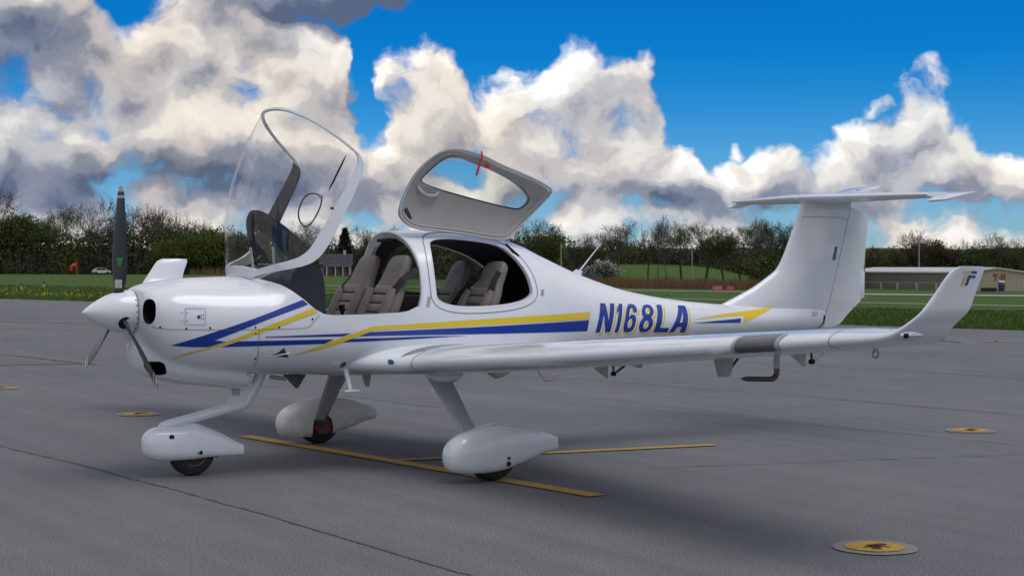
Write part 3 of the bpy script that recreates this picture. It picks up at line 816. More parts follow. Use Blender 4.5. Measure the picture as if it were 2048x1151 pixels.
# panel gaps, fasteners, access door
for pts in ([(-0.469, 1.196), (-0.42, 1.157), (-0.344, 1.144), (-0.027, 1.137), (0.315, 1.134), (0.666, 1.136), (0.719, 1.146), (0.808, 1.240)],
            [(0.318, 1.133), (0.324, 1.019), (0.336, 0.902), (0.340, 0.850)],
            [(-0.228, 1.295), (-0.082, 1.294), (-0.088, 1.175), (-0.234, 1.177), (-0.228, 1.295)]):
    decal('panel_gap', line_poly(pts, 0.0035), M['seam'], cowl, 0.0045)
def stud(p, r, mat_, name, parent, bvh=None, y0=-3):
    h, n, i, d = (bvh or SKIN).ray_cast(Vector((p[0], y0, p[1])), Vector((0, 1, 0)))
    if h is None: return
    if n.y > 0: n = -n
    return MB().lathe([(-.002, r), (.003, r), (.0045, r * .7)], h, n, 10).build(name, mat_, parent)
for p in ((-0.393, 1.16), (-0.223, 1.15), (-0.051, 1.152), (0.119, 1.152), (0.291, 1.151), (0.477, 1.148), (0.747, 1.206), (0.293, 1.105), (0.321, 0.911)):
    stud(p, 0.0085, M['screw'], 'fastener', cowl)
stud((-0.133, 1.234), 0.014, M['screw'], 'door_latch', cowl)
for p in ((-0.252, 1.264), (-0.253, 1.206), (-0.216, 1.264), (-0.218, 1.206), (-0.112, 1.247), (-0.112, 1.222), (-0.099, 1.247), (-0.099, 1.222)):
    stud(p, 0.004, M['screw'], 'fastener', cowl)
for k in range(10):
    a = R(200 + k * 16 - 40)
    MB().lathe([(-.002, .005), (.004, .005)], (XP + 0.078, 0.1645 * math.sin(a), ZH + 0.1645 * math.cos(a)), (0, math.sin(a), math.cos(a)), 8).build('fastener', M['screw'], spinner)
MB().lathe([(0, 0.158), (0.03, 0.158)], (XP + 0.080, 0, ZH), (1, 0, 0), 48).build('backplate', M['dark_steel'], spinner)
# air scoop on the side
MB().tube([(0.42, -0.494, 0.924), (0.50, -0.530, 0.938), (0.572, -0.541, 0.948)], [.002, .004, .005], 8).build('air_scoop', M['white'], fuselage)
decal('scoop_recess_shade', [(0.44, 0.934), (0.49, 0.958), (0.525, 0.992), (0.582, 0.912)], M['screw'], fuselage, 0.0022)  # flat dark decal paints the shade of a recessed duct
def disc_decal(p, r, mat_, name, bvh=None, parent=None):
    return decal(name, [(p[0] + r * math.cos(a), p[1] + r * math.sin(a)) for a in np.linspace(0, 2 * math.pi, 20, endpoint=False)], mat_, parent or fuselage, 0.003, bvh)
M['blue_mark'] = mat('blue_mark', (0.02, 0.07, 0.16), 0.4)
disc_decal((1.061, 0.842), 0.024, M['blue_mark'], 'jack_mark')
WSKIN = bvh_of([wings[-1]])
disc_decal((1.373, 0.862), 0.020, M['blue_mark'], 'tie_mark', WSKIN)

# ---- cabin frame lips
def lip(name, poly, side, r=0.010, mat_=None, off=0.004, parent=None):
    pts = []
    n = len(poly)
    for i in range(n):
        for t in (0, .25, .5, .75):
            x = poly[i][0] * (1 - t) + poly[(i + 1) % n][0] * t; z = poly[i][1] * (1 - t) + poly[(i + 1) % n][1] * t
            pts.append((x, side * (side_y(x, z) - off), z))
    pts.append(pts[0])
    return MB().tube(pts, r, 8, cap=False).build(name, mat_ or M['white'], parent or fuselage)
def band(name, inner, outer, side, lift, mat_, parent):
    """flat frame band on the skin between two outlines with the same number of points"""
    v = []; f = []; n = len(inner)
    for i in range(n):
        for k in range(4):
            t = k / 3
            x = inner[i][0] * (1 - t) + outer[i][0] * t; z = inner[i][1] * (1 - t) + outer[i][1] * t
            l_ = lift if k in (1, 2) else -0.004
            v.append((x, side * (side_y(x, z) + l_), z))
    for i in range(n):
        for k in range(3):
            f.append((i * 4 + k, i * 4 + k + 1, ((i + 1) % n) * 4 + k + 1, ((i + 1) % n) * 4 + k))
    return mk(name, v, f, mat_, parent, 30)
def grow(poly, d):
    cx = sum(p[0] for p in poly) / len(poly); cz = sum(p[1] for p in poly) / len(poly)
    out = []
    n = len(poly)
    for i in range(n):
        a = Vector(poly[i - 1]); b = Vector(poly[(i + 1) % n]); t = (b - a).normalized(); nn = Vector((t.y, -t.x))
        if nn.dot(Vector((poly[i][0] - cx, poly[i][1] - cz))) < 0: nn = -nn
        out.append((poly[i][0] + nn.x * d, poly[i][1] + nn.y * d))
    return out
lip('door_seal', grow(DOOR, 0.004), -1, 0.007, M['white'])
decal('door_rebate', line_poly(grow(DOOR, 0.052) + grow(DOOR, 0.052)[:1], 0.006), M['seam'], fuselage, 0.0025)
# arch flange along the front edge of the roll bar
arch_x = pchip([1.20, 1.25, 1.285, 1.37, 1.5, 1.62, 1.75, 1.85, 1.92], [1.62, 1.63, 1.690, 1.715, 1.727, 1.732, 1.722, 1.702, 1.695])
arows = []
for ins, dx in ((-.001, .004), (.006, -.012), (.016, -.014), (.022, -.004), (.050, 0.0), (.062, .010), (.055, .05)):
    zt, zb, w, zc, nu, nl = fsec(1.72)
    row = []
    for a in np.linspace(6, 174, 64):
        c, s_ = math.cos(R(a)), math.sin(R(a))
        z_ = zc + (zt - ins - zc) * abs(s_) ** (2 / nu)
        row.append((arch_x(z_) + dx, -(w - ins) * math.copysign(abs(c) ** (2 / nu), c), z_))
    arows.append(row)
MB().loft(arows, cap=False, closed=False).build('roll_bar_flange', M['white'], fuselage, 50, fix=False)
for p, w_, h_, nm in (((1.752, 1.325), .028, .085, 'latch_plate'), ((2.895, 1.385), .035, .05, 'latch_plate')):
    q = [(p[0] - w_ / 2, p[1] - h_ / 2), (p[0] + w_ / 2, p[1] - h_ / 2), (p[0] + w_ / 2 + .02, p[1] + h_ / 2), (p[0] - w_ / 2 + .02, p[1] + h_ / 2)]
    lp = decal(nm, q, M['grey_trim'], fuselage, 0.004)
    for t in (.25, .5, .78):
        stud((p[0] + .01, p[1] - h_ / 2 + h_ * t), 0.005, M['black'], 'bolt', lp)
# right rear window pane
wme = flat_mesh([WIN], .03, .08)
for v in wme.vertices: v.co.y = side_y(v.co.x, v.co.z) - 0.012
link('rear_window', wme, M['glass_win'], plane, 60)

# ---- raised canopy
HX, HZ, CA = 0.31, 1.53, R(62)
can_zt = pchip([0.28, 0.30, 0.45, 0.60, 0.84, 1.10, 1.35, 1.55, 1.72], [1.525, 1.532, 1.635, 1.728, 1.840, 1.902, 1.926, 1.922, 1.905])
def csec(x):
    a = fsec(x); a[0] = can_zt(x); a[1] = 0.75; a[3] = 1.09; a[2] += 0.006
    if x < 0.45: a[2] = 0.549 + (x - .30) * .08
    return a
def lift_c(p):
    dx, dz = (p[0] - HX) * 0.955, (p[2] - HZ) * 0.955
    return (HX + 0.055 + dx * math.cos(CA) - dz * math.sin(CA), p[1], HZ + dx * math.sin(CA) + dz * math.cos(CA))
zl = pchip([0.28, 0.36, 0.46, 0.54, 0.60, 0.68, 0.80, 0.93, 1.25, 1.50, 1.57, 1.62, 1.65, 1.67], [1.522, 1.47, 1.365, 1.275, 1.225, 1.190, 1.172, 1.166, 1.170, 1.182, 1.190, 1.21, 1.24, 1.28])
CX = list(np.linspace(0.303, 0.66, 20)) + list(np.linspace(0.68, 1.56, 36)) + list(np.linspace(1.575, 1.67, 8))
FR = 0.108
def can_pt(x, a, inset=0.0):
    zt, zb, w, zc, nu, nl = csec(x)
    zt -= inset; w -= inset
    c, s_ = math.cos(a), math.sin(a)
    z_ = zc + (zt - zc) * abs(s_) ** (2 / nu)
    h_ = min(1, max(0, (z_ - 1.17) / (zt - 1.17)))
    return Vector((x - .15 * (max(0, x - .42) / 1.29) ** 4 * (1 - h_) ** 1.4, -w * math.copysign(abs(c) ** (2 / nu), c), z_))
def can_row(x, inset, lo, hi, n):
    """points across the canopy from arc lo..hi (fractions); frame arcs measured from the sill"""
    zt, zb, w, zc, nu, nl = csec(x)
    a0 = math.asin(min(1, max(0, (zl(x) - zc) / (zt - zc)) ** (nu / 2)))
    A = np.linspace(a0, math.pi / 2, 60); P = [can_pt(x, a, inset) for a in A]
    d = [0]
    for i in range(1, 60): d.append(d[-1] + (P[i] - P[i - 1]).length)
    f = min(FR * (1 - .45 * max(0, min(1, (x - .9) / .7))), d[-1] * 0.42)
    return a0, float(np.interp(f, d, A))
frame_v = MB(); glass_rings = []
rows_l = []; rows_r = []
for x in CX:
    a0, a1 = can_row(x, 0, 0, 0, 0)
    rows_l.append([lift_c(can_pt(x, a, -0.002)) for a in np.linspace(a0, a1, 7)])
    rows_r.append([lift_c(can_pt(x, math.pi - a, -0.002)) for a in np.linspace(a1, a0, 7)])
    glass_rings.append([lift_c(can_pt(x, a, 0.004)) for a in np.linspace(a1 - 0.02, math.pi - a1 + 0.02, 60)])
frame_v.loft(rows_l, cap=False, closed=False); frame_v.loft(rows_r, cap=False, closed=False)
rr = []
for x in np.linspace(1.652, 1.672, 3):
    a0, a1 = can_row(x, 0, 0, 0, 0)
    rr.append([lift_c(can_pt(x, a, -0.003)) for a in np.linspace(a0, math.pi - a0, 60)])
frame_v.loft(rr, cap=False, closed=False)
rr = []
for x in np.linspace(0.3035, 0.372, 7):
    a0, a1 = can_row(x, 0, 0, 0, 0)
    rr.append([lift_c(can_pt(x, a, -0.004)) for a in np.linspace(a0, math.pi - a0, 40)])
frame_v.loft(rr, cap=False, closed=False)
canopy = frame_v.build('canopy_frame', [M['white'], M['grey_trim']], plane, 45, fix=False)
def orient_out(o, c):
    bm = bmesh.new(); bm.from_mesh(o.data); c = Vector(c)
    fl = [f for f in bm.faces if f.normal.dot(f.calc_center_median() - c) < 0]
    bmesh.ops.reverse_faces(bm, faces=fl); bm.to_mesh(o.data); bm.free()
orient_out(canopy, lift_c((1.15, 0, 1.40)))
md = canopy.modifiers.new('s', 'SOLIDIFY'); md.thickness = 0.022; md.offset = -1; md.material_offset = 1; md.material_offset_rim = 0
apply_mods(canopy); resharp(canopy, 40)
gl = MB().loft(glass_rings, cap=False, closed=False).build('acrylic_canopy', M['glass'], canopy, 60, fix=False)
# inner lining along the far rail
rail = []
for x in np.linspace(0.70, 1.62, 30):
    zt, zb, w, zc, nu, nl = csec(x)
    a0, a1 = can_row(x, 0, 0, 0, 0)
    rail.append([lift_c(can_pt(x, math.pi - a, i_)) for a, i_ in ((a0, .026), (a0 + (a1 - a0) * .5, .045), (a1 + .05, .026))])
MB().loft(rail, cap=False, closed=False).build('inner_rail', M['liner'], canopy, 40, fix=False)
# storm window, seal and latch on the near rail
def can_side(x, z, o_=.006):
    zt, zb, w, zc, nu, nl = csec(x); t_ = max(0, (z - zc) / (zt - zc))
    return lift_c((x, -(w * max(0, 1 - t_ ** nu) ** (1 / nu) + o_), z))
SW = smooth_poly([(0.80, 1.375), (0.86, 1.50), (1.04, 1.525), (1.11, 1.46), (1.09, 1.37)], 3)
sw = MB().tube([can_side(*p) for p in SW] + [can_side(*SW[0])], .0065, 8, cap=False).build('storm_window_frame', M['dark_steel'], canopy)
MB().box(can_side(1.10, 1.41, .012), (.03, .012, .035), Matrix.Rotation(-CA, 3, 'Y'), bev=.003).build('window_hinge', M['steel'], sw)
MB().tube([can_side(x, 1.372, .003) for x in np.linspace(1.17, 1.50, 8)], [.002, .006, .007, .007, .007, .007, .006, .002], 6).build('rail_seal', M['black'], canopy)
MB().box(can_side(1.14, 1.295, .002), (.055, .006, .028), Matrix.Rotation(-CA, 3, 'Y')).build('warning_sticker', M['label'], canopy)
MB().lathe([(-.01, .012), (.012, .012), (.02, .005)], can_side(1.06, 1.285, .004), (0, -1, 0), 12).build('latch_button', M['red'], canopy)
# glare shield carried by the canopy
gs = []
for t_ in np.linspace(0, 1, 9):
    row = []
    for k in range(49):
        u = -1 + 2 * k / 48; q = abs(u) ** 2.6
        e1 = Vector((0.86 - 0.17 * q, u * (0.42 + .08 * abs(u)), 1.640 - 0.44 * q)); e2 = Vector((0.715 - 0.18 * q, u * (0.32 + .04 * abs(u)), 1.545 - 0.28 * q))
        p = e1.lerp(e2, t_); p.z += 0.035 * math.sin(math.pi * t_)
        row.append(lift_c(p))
    gs.append(row)
g_ = MB().loft(gs, cap=False, closed=False).build('glare_shield', M['black'], canopy, 35, fix=False)
md = g_.modifiers.new('s', 'SOLIDIFY'); md.thickness = 0.012; apply_mods(g_); resharp(g_, 35)
for s_ in (-1, 1):
    MB().tube([(0.44, .2 * s_, 1.50), (0.60, .2 * s_, 1.56), lift_c((0.62, .22 * s_, 1.44))], .012, 8).build('canopy_arm', M['grey_trim'], canopy)

# ---- raised rear door
D_OUT = [(1.659, 2.021), (1.673, 2.09), (1.719, 2.2), (1.793, 2.36), (1.886, 2.468), (1.966, 2.528), (2.041, 2.556), (2.151, 2.56), (2.358, 2.514), (2.519, 2.449), (2.848, 2.35), (3.052, 2.271), (3.083, 2.229), (3.016, 2.13), (2.894, 2.009), (2.768, 1.901), (2.692, 1.841), (2.618, 1.828), (2.519, 1.831), (2.261, 1.87), (2.041, 1.893), (1.792, 1.91), (1.7, 1.957)]
D_WIN = [(1.862, 2.309), (1.919, 2.376), (2.041, 2.49), (2.17, 2.499), (2.295, 2.458), (2.44, 2.422), (2.682, 2.333), (2.848, 2.224), (2.884, 2.169), (2.818, 2.105), (2.732, 2.099), (2.28, 2.185), (1.947, 2.258), (1.872, 2.289)]
D_WIN = [(2.36 + (x - 2.36) * 1.035, 2.30 + (z - 2.30) * 1.06) for x, z in D_WIN]
D_OUT = smooth_poly(D_OUT, 2); D_WIN = smooth_poly(D_WIN, 2)
def door_y(x, z, off=0.0):
    zb = 1.905 - 0.075 * (x - 1.75); zt_ = 2.56 - 0.27 * max(0, x - 2.1)
    t = min(1.05, max(-.05, (z - zb) / max(.15, zt_ - zb)))
    return -0.30 + 0.34 * t * (1 - t) - 0.10 * t + off
def door_sheet(loops, off, dz=.03, dx=.06):
    me = cut_grid(curve_mesh(loops), dz, dx)
    for v in me.vertices: v.co.y = door_y(v.co.x, v.co.z, off)
    bm = bmesh.new(); bm.from_mesh(me)
    bmesh.ops.recalc_face_normals(bm, faces=bm.faces)
    if sum(f.normal.y for f in bm.faces) < 0: bmesh.ops.reverse_faces(bm, faces=bm.faces)
    bm.to_mesh(me); bm.free(); return me
door = link('rear_door', door_sheet([D_OUT, D_WIN], 0.02), [M['white'], M['grey_liner']], plane, 40)
md = door.modifiers.new('s', 'SOLIDIFY'); md.thickness = 0.035; md.offset = -1; md.material_offset = 1; md.material_offset_rim = 1
apply_mods(door); resharp(door, 35)
link('door_pane', door_sheet([D_WIN], 0.005), M['glass_door'], door, 60)
def rim_tube(poly, r, off, mat_, name):
    pts = [(p[0], door_y(p[0], p[1], off), p[1]) for p in poly] + [(poly[0][0], door_y(*poly[0], off), poly[0][1])]
    return MB().tube(pts, r, 8, cap=False).build(name, mat_, door)
rim_tube(D_OUT, 0.011, -0.018, M['grey_trim'], 'door_edge')
rim_tube([(p[0] + (2.30 - p[0]) * .040, p[1] + (2.19 - p[1]) * .085) for p in D_OUT], 0.007, -0.018, M['grey_trim'], 'door_seal')
rim_tube(D_WIN, 0.005, -0.016, M['black'], 'window_rubber')
MB().tube([(p[0], door_y(p[0], p[1], -0.05 if i not in (0, 4) else -.012), p[1]) for i, p in enumerate([(1.826, 2.254), (1.846, 2.206), (1.90, 2.180), (1.97, 2.178), (2.02, 2.206)])], .015, 8).build('pull_handle', M['grey_trim'], door)
MB().box((1.735, door_y(1.735, 2.03, -.02), 2.03), (.032, .01, .10), Matrix.Rotation(R(-28), 3, 'Y'), bev=.004).build('latch_recess', M['liner'], door)
zr = door_y(2.32, 2.5)
MB().tube([(2.342, zr - .03, 2.55), (2.336, zr - .05, 2.50), (2.302, zr - .06, 2.43), (2.275, zr - .06, 2.35)], [.010, .014, .016, .016], 8, flat=.5).build('red_lever', M['red'], door)
MB().lathe([(0, .018), (.02, .018)], (2.395, zr - .035, 2.43), (0, -1, 0), 12).build('red_knob', M['red'], door)
MB().tube([(2.643, -.33, 1.79), (2.75, -.37, 1.69)], .011, 8).build('gas_strut', M['black'], door)
MB().tube([(2.74, -.366, 1.70), (2.874, -.40, 1.572)], .006, 8).build('strut_rod', M['steel'], door)

# ---- cabin interior
mk('cabin_floor', [(0.5, -.37, .87), (2.6, -.37, .87), (2.6, .37, .87), (0.5, .37, .87)], [(0, 1, 2, 3)], M['liner'], plane)
MB().prism(smooth_poly([(0.58, 1.02), (0.585, 1.50), (0.70, 1.625), (0.875, 1.615), (0.915, 1.36), (0.90, 1.02)], 2), -.47, .47).build('instrument_panel', M['navy'], plane, 35)
for y in (-.5, .5):
    MB().box((1.35, y * 1.02, 1.10), (1.0, .05, .26), bev=.02).build('side_panel', M['liner'], plane)
MB().box((2.25, .50, 1.20), (.85, .05, .30), bev=.02).build('side_panel', M['liner'], plane)
def seat(x, y, z, lean, hgt, marks):
    """backrest with quilted panels; x,z is the foot of the backrest"""
    def P(a, w_, h):          # a: forward of the seat plane
        return (x - a * math.cos(lean) + h * math.sin(lean), y + w_, z + h * math.cos(lean) + a * math.sin(lean))
    wf = pchip([0, .30, .46, .56, .70, hgt - .02, hgt], [.225, .225, .205, .165, .140, .120, .095])
    df = pchip([0, .30, .46, .56, .70, hgt - .02, hgt], [.060, .060, .055, .052, .050, .040, .020])
    rings = [[P(-df(h) * math.copysign(abs(math.sin(q)) ** .55, math.sin(q)), wf(h) * math.copysign(abs(math.cos(q)) ** .5, math.cos(q)), h) for q in np.linspace(0, 2 * math.pi, 32, endpoint=False)] for h in list(np.linspace(0, hgt - .04, 22)) + [hgt - .02, hgt - .006, hgt]]
    s_ = MB().loft(rings).build('seat', M['leather'], plane, 60)
    for k in range(6):
        h0 = .05 + k * .080
        b = MB().box((0, 0, 0), (.022, .255, .072), bev=.010)
        o_ = MB().add([P(.062 + p[0], p[1], h0 + p[2]) for p in b.v], b.f)
        o_.build('quilted_panel', M['leather2'], s_, 60)
    for s2 in (-1, 1):
        MB().tube([P(.06, s2 * .175, h) for h in np.linspace(.02, .46, 8)], [.045, .05, .05, .05, .05, .05, .045, .03], 10).build('side_bolster', M['leather'], s_)
    MB().box((x - .22, y, z + .0), (.44, .44, .12), bev=.04).build('cushion', M['leather'], s_)
    if marks:
        em = MB()
        for q in np.linspace(0, 2 * math.pi, 7)[:-1]:
            em.add([P(.0535, -.012 + .013 * math.cos(q) + a, .672 + .013 * math.sin(q) + b_) for a, b_ in ((-.004, -.003), (.004, -.003), (.004, .003), (-.004, .003))], [(0, 1, 2, 3)])
        for i in range(5):
            em.add([P(.0545, -.055 + i * .020 + a, .640 + b_) for a, b_ in ((-.007, -.008), (.007, -.008), (.007, .008), (-.007, .008))], [(0, 1, 2, 3)])
        em.add([P(.055, -.014 + a, .620 + b_) for a, b_ in ((-.035, -.002), (.035, -.002), (.035, .002), (-.035, .002))], [(0, 1, 2, 3)])
        em.build('embroidered_mark', M['emb'], s_, 0, fix=False)
    return s_
sf_l = seat(1.385, -.27, 0.98, R(24), .775, True)
sf_r = seat(1.385, .27, 0.98, R(24), .775, False)
sr_l = seat(2.285, -.27, 0.96, R(26), .755, True)
sr_r = seat(2.285, .27, 0.96, R(26), .755, True)
def ribbon(name, pts, w, parent, mat_=None):
    pts = [Vector(p) for p in pts]; v = []
    for i, p in enumerate(pts):
        t = (pts[min(i + 1, len(pts) - 1)] - pts[max(i - 1, 0)]).normalized()
        n = Vector((.85, .5, 0)).normalized(); a = t.cross(n).normalized() * w / 2
        v += [p + a, p - a, p - a + n * .004, p + a + n * .004]
    f = []
    for i in range(len(pts) - 1):
        for k in range(4): f.append((i * 4 + k, i * 4 + (k + 1) % 4, i * 4 + 4 + (k + 1) % 4, i * 4 + 4 + k))
    return mk(name, v, f, mat_ or M['belt'], parent, 0)
ribbon('seat_belt', [(1.78, -.49, 1.60), (1.68, -.49, 1.565), (1.58, -.485, 1.50), (1.50, -.46, 1.40), (1.42, -.42, 1.25), (1.36, -.36, 1.10)], .06, sf_l)
ribbon('seat_belt', [(1.66, .44, 1.60), (1.50, .42, 1.44), (1.42, .40, 1.15)], .02, sf_r)
ribbon('seat_belt', [(2.62, -.10, 1.60), (2.464, -.16, 1.512), (2.435, -.10, 1.455), (2.38, -.02, 1.345), (2.33, .03, 1.25), (2.25, .06, 1.1)], .06, sr_r)
ribbon('seat_belt', [(2.50, -.46, 1.56), (2.452, -.455, 1.488), (2.345, -.455, 1.27), (2.3, -.44, 1.15)], .05, sr_l)
MB().tube([(1.18, -.25, 1.0), (1.165, -.25, 1.22), (1.155, -.25, 1.30)], [.014, .014, .028], 10).build('control_stick', M['black'], plane)
MB().tube([(1.18, .25, 1.0), (1.165, .25, 1.22), (1.155, .25, 1.30)], [.014, .014, .028], 10).build('control_stick', M['black'], plane)
MB().box((1.70, .0, 1.815), (.06, .28, .03), bev=.01).build('overhead_console', M['black'], plane)

# ---- undercarriage
PANT = [(-.400, .215, .170, .02, .19, 2.2, 2.2), (-.392, .252, .138, .060, .19, 2.2, 2.3), (-.36, .300, .092, .092, .20, 2.3, 2.5), (-.30, .343, .070, .112, .21, 2.4, 2.7), (-.22, .375, .058, .124, .21, 2.4, 3),
        (-.10, .405, .056, .132, .21, 2.5, 3.2), (.05, .423, .068, .132, .22, 2.5, 3.2), (.18, .412, .098, .122, .23, 2.5, 3.2), (.33, .385, .138, .105, .24, 2.5, 3.2), (.45, .345, .178, .086, .25, 2.8, 3.4), (.553, .308, .196, .072, .25, 3.6, 3.8), (.562, .304, .198, .071, .25, 3.6, 3.8)]
pf = table(PANT)
def wheel(cx, cy, cz, r, w, parent, rim_side):
    prof = [(-w * .5, r * .55), (-w * .5, r * .82), (-w * .40, r * .95), (-w * .22, r), (w * .22, r), (w * .40, r * .95), (w * .5, r * .82), (w * .5, r * .55)]
    o = MB().lathe(prof, (cx, cy, cz), (0, 1, 0), 40).build('wheel', M['rubber'], parent, 40)
    MB().lathe([(-w * .42, r * .15), (-w * .44, r * .50), (-w * .52, r * .56), (w * .52, r * .56), (w * .44, r * .5), (w * .42, r * .15)], (cx, cy, cz), (0, 1, 0), 32).build('rim', M['rim'], o)
    return o
def main_gear(s_):
    cx, cy, dz = 1.787, 1.485 * s_, -s_ * 0.0104
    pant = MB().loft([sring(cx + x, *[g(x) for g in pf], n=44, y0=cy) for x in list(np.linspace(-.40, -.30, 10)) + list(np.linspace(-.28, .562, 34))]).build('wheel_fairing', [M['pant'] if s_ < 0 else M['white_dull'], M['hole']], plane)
    # wheel well
    me = MB().box((cx, cy, .10), (.42, .175, .36)).mesh(); me.materials.append(M['white']); me.materials.append(M['hole'])
    me.polygons.foreach_set('material_index', [1] * len(me.polygons)); boolean(pant, me)
    me = MB().prism(smooth_poly([(cx - .10, .0), (cx - .115, .22), (cx - .06, .30), (cx + .05, .27), (cx + .09, .20), (cx + .10, .0)], 2), cy - s_ * .02, cy - s_ * .2).mesh()
    me.materials.append(M['white']); me.materials.append(M['hole']); me.polygons.foreach_set('material_index', [1] * len(me.polygons)); boolean(pant, me)
    for v in pant.data.vertices: v.co.z += dz
    resharp(pant, 35)
    wh = wheel(cx, cy, .195 + dz, .195, .145, plane, s_)
    MB().lathe([(0, .105), (.02, .105)], (cx + .01, cy - s_ * .085, .195 + dz), (0, -s_, 0), 28).build('brake_disc', M['brake'], wh)
    MB().box((cx - .03, cy - s_ * .115, .225 + dz), (.10, .03, .12), bev=.006).build('axle_bracket', M['dark_steel'], wh)
    # leaf spring leg
    a = Vector((1.86, -.50, .78)) if s_ < 0 else Vector((1.74, .84, .80)); b = Vector((1.745, 1.36 * s_, .235 + dz))
    rings = []
    for t in np.linspace(0, 1, 12):
        p = a.lerp(b, t); hw = .105 * (1 - t) ** .8 * .55 + .052; th = .022 - .006 * t
        if t < .06: hw += .01
        nrm = Vector((0, (b - a).z, -(b - a).y)).normalized()
        rings.append([p + Vector((hw * math.copysign(abs(math.cos(q)) ** .6, math.cos(q)), 0, 0)) + nrm * th * math.sin(q) for q in np.linspace(0, 2 * math.pi, 20, endpoint=False)])
    leg = MB().loft(rings).build('gear_leg', M['strut'], plane)
    MB().tube([a + Vector((.10, .02 * s_, -.04)), a.lerp(b, .5) + Vector((.078, 0, 0)), a.lerp(b, .95) + Vector((.06, 0, 0))], .006, 6).build('brake_line', M['black'], leg)
    p = a.lerp(b, .88)
    if s_ < 0:
        MB().box(p, (.125, .05, .075), Matrix.Rotation(R(33) * s_, 3, 'X') @ Matrix.Rotation(R(8), 3, 'Y'), bev=.008).build('leg_sleeve', M['white_dull'], leg)
        for z_, r_, m_ in ((.185, .013, 'screw'), (.142, .019, 'hole')):
            MB().lathe([(0, r_), (.006, r_)], (cx + .075, cy - .1285, z_), (0, -1, 0), 16).build('access_hole', M[m_], pant)
    return pant
for s_ in (-1, 1): main_gear(s_)
MB().loft([sring(x, z0, z1, w, (z0 + z1) / 2, 2, 2, n=24, y0=-.66) for x, z0, z1, w in ((1.72, .76, .72, .05), (1.77, .77, .69, .075), (1.85, .775, .675, .08), (1.95, .77, .685, .07), (2.02, .76, .72, .03))]).build('leg_root_fairing', M['white'], plane)
NP = [(-.392, .285, .215, .015, .25, 2.2, 2.2), (-.382, .318, .185, .055, .25, 2.3, 2.3), (-.35, .355, .155, .088, .25, 2.4, 2.5), (-.29, .382, .132, .108, .25, 2.5, 2.8), (-.20, .388, .122, .118, .25, 2.5, 3), (-.12, .385, .120, .118, .25, 2.5, 3), (-.05, .398, .120, .114, .25, 2.3, 3.2),
      (.01, .402, .122, .108, .24, 2.2, 3.2), (.10, .370, .125, .098, .23, 2.2, 3.2), (.22, .318, .128, .088, .20, 2.4, 3.2), (.34, .252, .130, .074, .18, 2.8, 3.4), (.397, .222, .133, .067, .17, 3.6, 3.8), (.405, .219, .134, .066, .17, 3.6, 3.8)]
npf = table(NP)
npant = MB().loft([sring(x, *[g(x) for g in npf], n=44) for x in list(np.linspace(-.392, -.30, 10)) + list(np.linspace(-.28, .404, 30))]).build('nose_wheel_fairing', [M['pant'], M['hole']], plane)
me = MB().box((0, 0, .08), (.38, .150, .36)).mesh(); me.materials.append(M['white']); me.materials.append(M['hole'])
me.polygons.foreach_set('material_index', [1] * len(me.polygons)); boolean(npant, me); resharp(npant, 40)
for p, r_ in (((-.20, .313), .020), ((.035, .182), .016), ((.01, .183), .005)):
    w_ = npf[2](p[0]); zt_, zb_, _, zc_ = [g(p[0]) for g in npf][:4]
    e = 2.5 if p[1] > zc_ else 3
    t = (p[1] - zc_) / (zt_ - zc_) if p[1] > zc_ else (zc_ - p[1]) / (zc_ - zb_)
    MB().lathe([(-.01, r_), (.003, r_)], (p[0], -w_ * (1 - t ** e) ** (1 / e), p[1]), (0, -1, 0), 16).build('access_hole', M['hole'], npant)
wheel(0, 0, .178, .178, .125, plane, -1)
ng = MB().tube([(.59, 0, .80), (.545, 0, .70), (.445, 0, .545), (.425, 0, .528), (.40, 0, .520), (-.20, 0, .395), (-.245, 0, .380)], [.046, .046, .044, .044, .042, .036, .034], 20).build('nose_gear_leg', M['white'], plane)
MB().cyl((-.225, 0, .40), (-.225, 0, .30), .040, 20).build('fork_pivot', M['white'], ng)
MB().prism([(.295, .67), (.49, .70), (.435, .545), (.40, .520), (.30, .505)], -.042, .042).build('leg_shroud', M['white'], ng, 30)
MB().prism([(.315, .655), (.38, .655), (.38, .60), (.315, .60)], -.0445, .0445).build('shroud_panel', M['strut'], ng, 30)

# ---- belly and wing fittings
def foot(name, poly, y, th, mat_, parent=plane):
    return MB().prism(poly, y - th / 2, y + th / 2).build(name, mat_, parent, 30)
foot('blade_antenna', [(0.754, 0.755), (0.967, 0.745), (0.892, 0.634), (0.876, 0.632)], 0, .02, M['dark_steel'])
foot('belly_fin', [(1.461, 0.73), (1.548, 0.72), (1.534, 0.619), (1.500, 0.619)], 0, .012, M['strut'])
MB().tube([(0.60, -.12, .742), (.73, -.12, .722)], .016, 12).build('exhaust_pipe', M['steel'], plane)
MB().tube([(1.117, -.40, .80), (1.138, -.44, .642)], [.022, .017], 12).build('step_post', M['white'], plane)
MB().box((1.125, -.45, .636), (.125, .11, .014), bev=.005).build('boarding_step', M['white'], plane)
MB().tube([(3.0, -.25, .74), (3.06, -.30, .630), (3.075, -.30, .620), (3.09, -.30, .622), (3.41, -.30, .648)], .0045, 6).build('whip_antenna', M['grey_trim'], plane)
MB().loft([sring(x, .79, zb_, w, .77, 2, 2, n=20, y0=-.6) for x, zb_, w in ((2.29, .765, .01), (2.32, .72, .04), (2.38, .69, .05), (2.45, .70, .045), (2.56, .755, .01))]).build('flap_fairing', M['white_dull'], plane)
MB().loft([[(3.54, -.012, 1.53), (3.64, -.012, 1.50), (3.64, .012, 1.50), (3.54, .012, 1.53)], [(3.60, -.008, 1.575), (3.66, -.008, 1.56), (3.66, .008, 1.56), (3.60, .008, 1.575)]]).build('antenna_foot', M['white'], plane)
